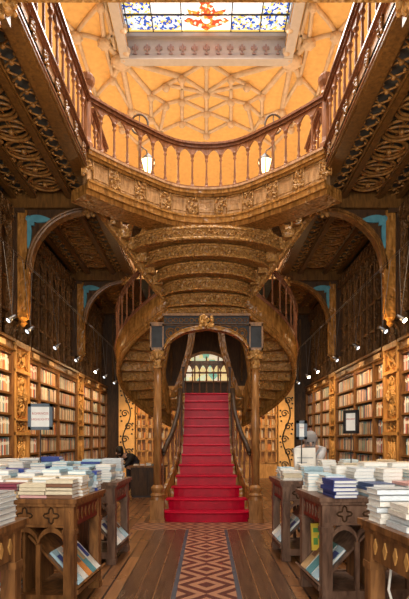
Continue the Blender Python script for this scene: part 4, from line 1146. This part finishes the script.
# pieces inside the near tables
t_, M, A, B, dd, nn, hx, hy = TABS['2L']
for k, (dx, n) in enumerate(((0.62,3),(0.83,3))):
    pile(M, -0.08, hx-dx, -hy+0.19, n, 0.10, 0.15, 0.02, 'front', ['white','teal','maroon'], f"{ORD[k]} low pile inside the middle left table", 'books inside the middle left table', 0.1205)
p = M @ Vector((hx-0.70, -hy+0.2, 0.121)); o = flat_book(p, (0.20,0.14,0.025), 0, 'maroon', 'thin maroon book standing on edge inside the middle left table', None, (0,-PI/2,PI/2)); o.location.z = 0.222
p = M @ Vector((hx-0.30, -hy+0.2, 0.0))
t_, M, A, B, dd, nn, hx, hy = TABS['2R']
p = M @ Vector((-hx+0.16, 0.2, 0.34)); b = MB(); b.box(-0.055,0.055,-0.012,0.012,0,0.24); b.cur = 1
b.box(-0.04,0.035,-0.014,-0.012,0.16,0.20); b.box(-0.04,0.0,-0.014,-0.012,0.05,0.11); b.ball((0.02,-0.013,0.12),0.02,0.003,0.025)
o = b.build('activity_book', [CM['yellow'], plain('leaf_green', (0.12,0.32,0.06))], None, False, (0,0,0)); o.location = p; o.rotation_euler = (-0.1,0,0.1)
tag(o, 'bright yellow book with green marks standing on the rack of the middle right table', 'book')
# large white display book on the far right table
t_, M, A, B, dd, nn, hx, hy = TABS['3R']
b = MB(); b.box(-0.13,0.13,-0.03,0.03,0,0.24); b.cur = 1; b.box(-0.10,0.10,-0.033,-0.030,0.15,0.16); b.box(-0.10,0.02,-0.033,-0.030,0.11,0.12)
o = b.build('boxed_book', [CM['white'], CM['grey']], None, False, (0,0,0)); o.location = M @ Vector((-hx+0.47,-0.06,TH+0.168)); o.rotation_euler = (-0.12,0,0.03)
tag(o, 'large white boxed book propped upright on the far right table', 'book')
o.location = M @ Vector((-hx+0.44, 0.32, TH+0.0))
o.scale = (1,1,1.45)

# sign stands
def text_mesh(name, body, size, loc, rot, mat, parent):
    c = bpy.data.curves.new(name, 'FONT'); c.body = body; c.size = size; c.align_x = 'CENTER'; c.align_y = 'CENTER'; c.extrude = 0.001
    o = bpy.data.objects.new(name, c); dg = bpy.context.evaluated_depsgraph_get(); COL.objects.link(o); dg.update()
    me = bpy.data.meshes.new_from_object(o.evaluated_get(dg)); COL.objects.unlink(o); bpy.data.objects.remove(o)
    me.materials.clear(); me.materials.append(mat); q = bpy.data.objects.new(name, me); COL.objects.link(q); q.parent = parent; q.location = loc; q.rotation_euler = rot; return q
def sign(p, w_, h_, pole, rz, label, lines, fr):
    t_ = thing('sign_stand', p, label, 'sign', None, rz if rz else 1e-9)
    b = MB(); b.tube([(0,0.0,0.0),(0,0,pole)], 0.007, 6); b.lathe([(0.07,0),(0.07,0.008),(0.01,0.014)], (0,0,0), 12); b.build('pole', BLACK, t_)
    b = MB(); e = 0.035; z0 = pole
    for (x0,x1,za,zb) in ((-w_/2,-w_/2+e,z0,z0+h_),(w_/2-e,w_/2,z0,z0+h_),(-w_/2,w_/2,z0,z0+e),(-w_/2,w_/2,z0+h_-e,z0+h_)): b.box(x0,x1,-0.014,0.012,za,zb)
    b.box(-w_/2,w_/2,0.0,0.012,z0,z0+h_)
    b.build('sign_frame', fr, t_)
    MB().box(-w_/2+e,w_/2-e,-0.006,0.0,z0+e,z0+h_-e).build('paper', PAPER, t_)
    for i, ln in enumerate(lines): text_mesh('lettering', ln, w_*0.125, (0,-0.0075,z0+h_*(0.62-0.22*i)), (PI/2,0,0), CM['red'], t_)
SG = plain('blue_grey_frame', (0.10,0.13,0.16), 0.45, 0.08)
sign((-1.86,5.60,TH), 0.275, 0.295, 0.56, 0.0, 'blue-grey framed sign with two red lines, on the far left table', ['ROMANCES','HIGHLIGHTS'], SG)
sign((1.66,5.74,TH), 0.20, 0.27, 0.52, -0.9, 'dark framed sign turned sideways at the far end of the right tables', ['HIGHLIGHTS'], BLACK)
sign((1.15,6.05,TH), 0.13, 0.23, 0.45, 0.0, 'small narrow sign on a thin pole above the white boxed book', ['ROMANCES'], SG)

# a loose white cable under the nearest right table
b = MB(); b.tube([(1.06,2.86,0.70),(1.05,2.84,0.62),(1.02,2.80,0.5),(1.05,2.8,0.4),(1.08,2.8,0.28),(1.12,2.82,0.13)], 0.008, 6)
tag(b.build('power_cable', CM['white'], None, True), 'white cable hanging under the nearest right table', 'cable')

# ---------------------------------------------------------------- cable-hung spotlights
def stay(p, q, r=0.004): 
    b = MB(); b.tube([p,q], r, 4); return b
for sx, nm in ((-1,'left'),(1,'right')):
    b = MB(); b.tube([(sx*2.88,5.0,4.12),(sx*2.88,16.9,4.12)], 0.006, 4); b.tube([(sx*2.74,5.0,4.02),(sx*2.74,16.9,4.02)], 0.006, 4)
    for y in (6.4,8.3,10.3,12.2): b.tube([(sx*2.74,y,4.02),(sx*2.88,y,4.12)], 0.007, 4)
    b.build('track_cable', STEEL, None); 
    o = bpy.data.objects[-1] if 0 else [x for x in COL.objects if x.name.startswith('track_cable')][-1]
    tag(o, 'pair of thin taut lighting cables along the '+nm+' wall', 'cable')
    for i, y in enumerate((5.4,7.2,7.95,9.4,10.9,12.8,13.9,15.4)):
        t_ = thing('spotlight', (sx*2.80, y, 3.08), f"small metal spotlight hanging by thin wires, {ORD[i]} from the front on the {nm} side", 'spotlight', 'spotlights along the bookcases')
        b = MB(); b.tube([(sx*2.80,y,3.12),(sx*2.87,y-0.15,4.12)], 0.005, 4); b.tube([(sx*2.80,y,3.12),(sx*2.74,y-0.1,4.02)], 0.004, 4); b.build('hanging_wire', STEEL, t_)
        b = MB(); c = Vector((sx*2.80,y,3.08)); d = Vector((sx*0.55,-0.45,-0.6)).normalized()
        b.tube([c-d*0.07, c-d*0.03, c+d*0.02, c+d*0.07], [0.015,0.03,0.035,0.045], 10); b.build('lamp_head', STEEL, t_, True)
        b = MB(); b.tube([c+d*0.07, c+d*0.082], [0.038,0.028], 10); b.build('lens', GLOWS if i == 5 or (sx>0 and i in (1,6)) else COOLG, t_)
# wall uplights that wash the feet of the arches
for sx, nm in ((-1,'left'),(1,'right')):
    spot('arch_foot_light', (sx*3.05, 9.0, 3.2), (sx*3.38, 9.2, 3.75), 26, AMBER, 60, 0.03)

# ---------------------------------------------------------------- people
SKIN = plain('skin', (0.55,0.33,0.23), 0.55, 0.04)
def person(joints, rad, edges, label, mats, hair_c, hair_m, face):
    names = list(joints); idx_ = {n: i for i, n in enumerate(names)}
    me = bpy.data.meshes.new('person'); me.from_pydata([joints[n] for n in names], [(idx_[a_], idx_[c_]) for a_, c_ in edges], []); me.update()
    o = bpy.data.objects.new('person', me); COL.objects.link(o)
    md = o.modifiers.new('skin', 'SKIN'); 
    for i, n in enumerate(names):
        v = me.skin_vertices[0].data[i]; r = rad[n]; v.radius = (r, r) if not isinstance(r, tuple) else r; v.use_root = (n == 'pelvis')
    sb = o.modifiers.new('sub', 'SUBSURF'); sb.levels = 2; sb.render_levels = 2
    dg = bpy.context.evaluated_depsgraph_get(); dg.update()
    m2 = bpy.data.meshes.new_from_object(o.evaluated_get(dg)); COL.objects.unlink(o); bpy.data.objects.remove(o)
    base = Vector(((joints['ankle_l'][0]+joints['ankle_r'][0])/2, (joints['ankle_l'][1]+joints['ankle_r'][1])/2, 0))
    for m in mats: m2.materials.append(m)
    J = {n: Vector(p) for n, p in joints.items()}
    for p_ in m2.polygons:
        c = sum((m2.vertices[i].co for i in p_.vertices), Vector())/len(p_.vertices)
        n = min(J, key=lambda q: (J[q]-c).length)
        p_.material_index = 0 if n in ('head','neck') or n.startswith(('hand','finger','thumb','wrist')) else 2 if n.startswith(('pelvis','hip','knee','ankle')) else 3 if n.startswith('toe') else 1
        p_.use_smooth = True
    for v in m2.vertices: v.co -= base
    o = bpy.data.objects.new('person', m2); COL.objects.link(o); o.location = base; WORLD[o.name] = base
    tag(o, label, 'person')
    h = J['head']; f = Vector(face).normalized(); b = MB()
    b.ball(h-f*0.02+Vector((0,0,0.035)), 0.098, 0.098, 0.10, 12, 8); b.ball(h-f*0.06+Vector((0,0,-0.04)), 0.08,0.08,0.10, 10, 6); b.build('hair', hair_m, o, True)
    s_ = f.cross(Vector((0,0,1))).normalized(); b = MB()
    b.ball(h+f*0.105-Vector((0,0,0.02)), 0.016,0.016,0.025); 
    b.build('nose', SKIN, o, True)
    b = MB()
    for q in (-1,1): b.ball(h+f*0.09+s_*0.034*q, 0.012)
    b.build('eyes', BLACK, o, True)
    return o
def skeleton(px, py, lean, f, head_z, pel_z, hands):
    """px, py: hip position; f: facing direction; lean: horizontal reach of the chest in front of the hips"""
    f = Vector(f).normalized(); s = Vector((f.y,-f.x,0)); P0 = Vector((px,py,0)); J = {}
    J['pelvis'] = P0+Vector((0,0,pel_z)); chz = head_z-0.16
    J['waist'] = P0+f*lean*0.35+Vector((0,0,pel_z+(chz-pel_z)*0.45+0.03)); J['chest'] = P0+f*lean*0.8+Vector((0,0,chz))
    J['neck'] = P0+f*(lean+0.06)+Vector((0,0,chz+0.08)); J['head'] = P0+f*(lean+0.15)+Vector((0,0,head_z)); 
    E_ = [('pelvis','waist'),('waist','chest'),('chest','neck'),('neck','head')]
    rad = {'pelvis':0.145,'waist':0.13,'chest':0.145,'neck':0.055,'head':0.092}
    for q, sd in (('l',-1),('r',1)):
        J['shoulder_'+q] = J['chest']+s*0.19*sd+Vector((0,0,0.02)); hd = Vector(hands[0 if sd < 0 else 1])
        J['elbow_'+q] = (J['shoulder_'+q]+hd)/2+s*0.07*sd+Vector((0,0,-0.05)); J['wrist_'+q] = hd; d = (hd-J['elbow_'+q]).normalized()
        J['hand_'+q] = hd+d*0.08
        E_ += [('chest','shoulder_'+q),('shoulder_'+q,'elbow_'+q),('elbow_'+q,'wrist_'+q),('wrist_'+q,'hand_'+q)]
        rad.update({'shoulder_'+q:0.068,'elbow_'+q:0.048,'wrist_'+q:0.028,'hand_'+q:0.026})
        for k in range(4):
            t1 = J['hand_'+q]+d*(0.04-0.004*abs(k-1))+s*(0.03-0.02*k)*sd; J[f'finger{k}_'+q] = t1; J[f'fingertip{k}_'+q] = t1+d*0.03+Vector((0,0,-0.02))
            E_ += [('hand_'+q, f'finger{k}_'+q),(f'finger{k}_'+q, f'fingertip{k}_'+q)]; rad[f'finger{k}_'+q] = 0.009; rad[f'fingertip{k}_'+q] = 0.007
        J['thumb_'+q] = hd+d*0.05-s*0.05*sd; E_ += [('wrist_'+q,'thumb_'+q)]; rad['thumb_'+q] = 0.010
        J['hip_'+q] = J['pelvis']+s*0.10*sd+Vector((0,0,-0.08)); J['knee_'+q] = P0+s*0.11*sd+f*0.04+Vector((0,0,0.48)); J['ankle_'+q] = P0+s*0.12*sd+Vector((0,0,0.09)); J['toe_'+q] = J['ankle_'+q]+f*0.15+Vector((0,0,-0.045))
        E_ += [('pelvis','hip_'+q),('hip_'+q,'knee_'+q),('knee_'+q,'ankle_'+q),('ankle_'+q,'toe_'+q)]
        rad.update({'hip_'+q:0.098,'knee_'+q:0.062,'ankle_'+q:0.045,'toe_'+q:0.04})
    return {k: tuple(v) for k, v in J.items()}, rad, E_
DKC = plain('black_coat', (0.018,0.016,0.016), 0.8); GRC = plain('pale_grey_shirt', (0.50,0.50,0.51), 0.8); DKT = plain('dark_trousers', (0.03,0.03,0.04), 0.8); GRH = plain('grey_hair', (0.30,0.28,0.27), 0.7)
J_, r_, e_ = skeleton(-1.80, 12.25, 0.42, (-0.5,-1,0), 1.03, 0.86, [(-2.15,11.75,0.62),(-1.80,11.90,0.62)])
person(J_, r_, e_, 'person in black bending down between the far left table and the low counter', [SKIN,DKC,DKT,BLACK], None, plain('black_hair', (0.015,0.012,0.01), 0.5), (-0.5,-1,-0.2))
J_, r_, e_ = skeleton(1.45, 7.12, 0.34, (-0.15,-1,0), 1.31, 0.90, [(1.18,6.42,0.93),(1.62,6.42,0.93)])
person(J_, r_, e_, 'grey-haired person in a pale shirt leaning over the far right table', [SKIN,GRC,DKT,BLACK], None, GRH, (-0.15,-1,-0.2))

# ---------------------------------------------------------------- the books that show least become one mass
bpy.context.view_layer.update()
from mathutils.bvhtree import BVHTree
tv = []; tp = []; owner = []
for q in COL.objects:
    if q.type != 'MESH' or q.name.startswith(('gallery', 'soffit', 'fascia', 'window', 'wall', 'ceiling', 'roof')): continue
    M = q.matrix_world; n0 = len(tv); me = q.data
    tv += [M @ v.co for v in me.vertices]; tp += [[k+n0 for k in p_.vertices] for p_ in me.polygons]; owner += [q]*len(me.polygons)
tree = BVHTree.FromPolygons(tv, tp)
book_index = {o.name: i for i, (o, c) in enumerate(BOOKS)}; shown = {}; gone = []
for iy in range(330*2, 599*2):
    for ix in range(0, 409*2):
        d = Vector(((ix/2-206.5)/500, 1, (438-iy/2)/500)).normalized()
        where, nrm, fi, dist = tree.ray_cast(Vector((0, 0, EYE)), d)
        if fi is None: continue
        o = owner[fi]
        if o.parent and o.parent.name in book_index: o = o.parent
        if o.name in book_index: shown[book_index[o.name]] = shown.get(book_index[o.name], 0)+1
keep = set(sorted(shown, key=lambda k: (-shown[k], k))[:298])
cmi = {c: i for i, c in enumerate(sm)}; page_slot = len(sm)
for i, (o, c) in enumerate(BOOKS):
    if i in keep: continue
    for q in [o]+list(o.children):
        if not q.name.startswith(('book', 'pages')): continue
        M = o.matrix_world; n0 = len(stuff.v)
        stuff.v += [tuple(M @ v.co) for v in q.data.vertices]
        for p_ in q.data.polygons:
            stuff.f.append(tuple(k+n0 for k in p_.vertices))
            stuff.m.append(page_slot if q.name.startswith('pages') or p_.material_index == 1 else cmi[c])
    gone += list(o.children)+[o]
bpy.data.batch_remove(gone)
o = stuff.build('shelved_books', [CM[c] for c in sm]+[PAPER], None, False, (0, 9, 0.7))
tag(o, 'mass of books farther along the wall shelves and low in the table piles', 'books', None, 'stuff')
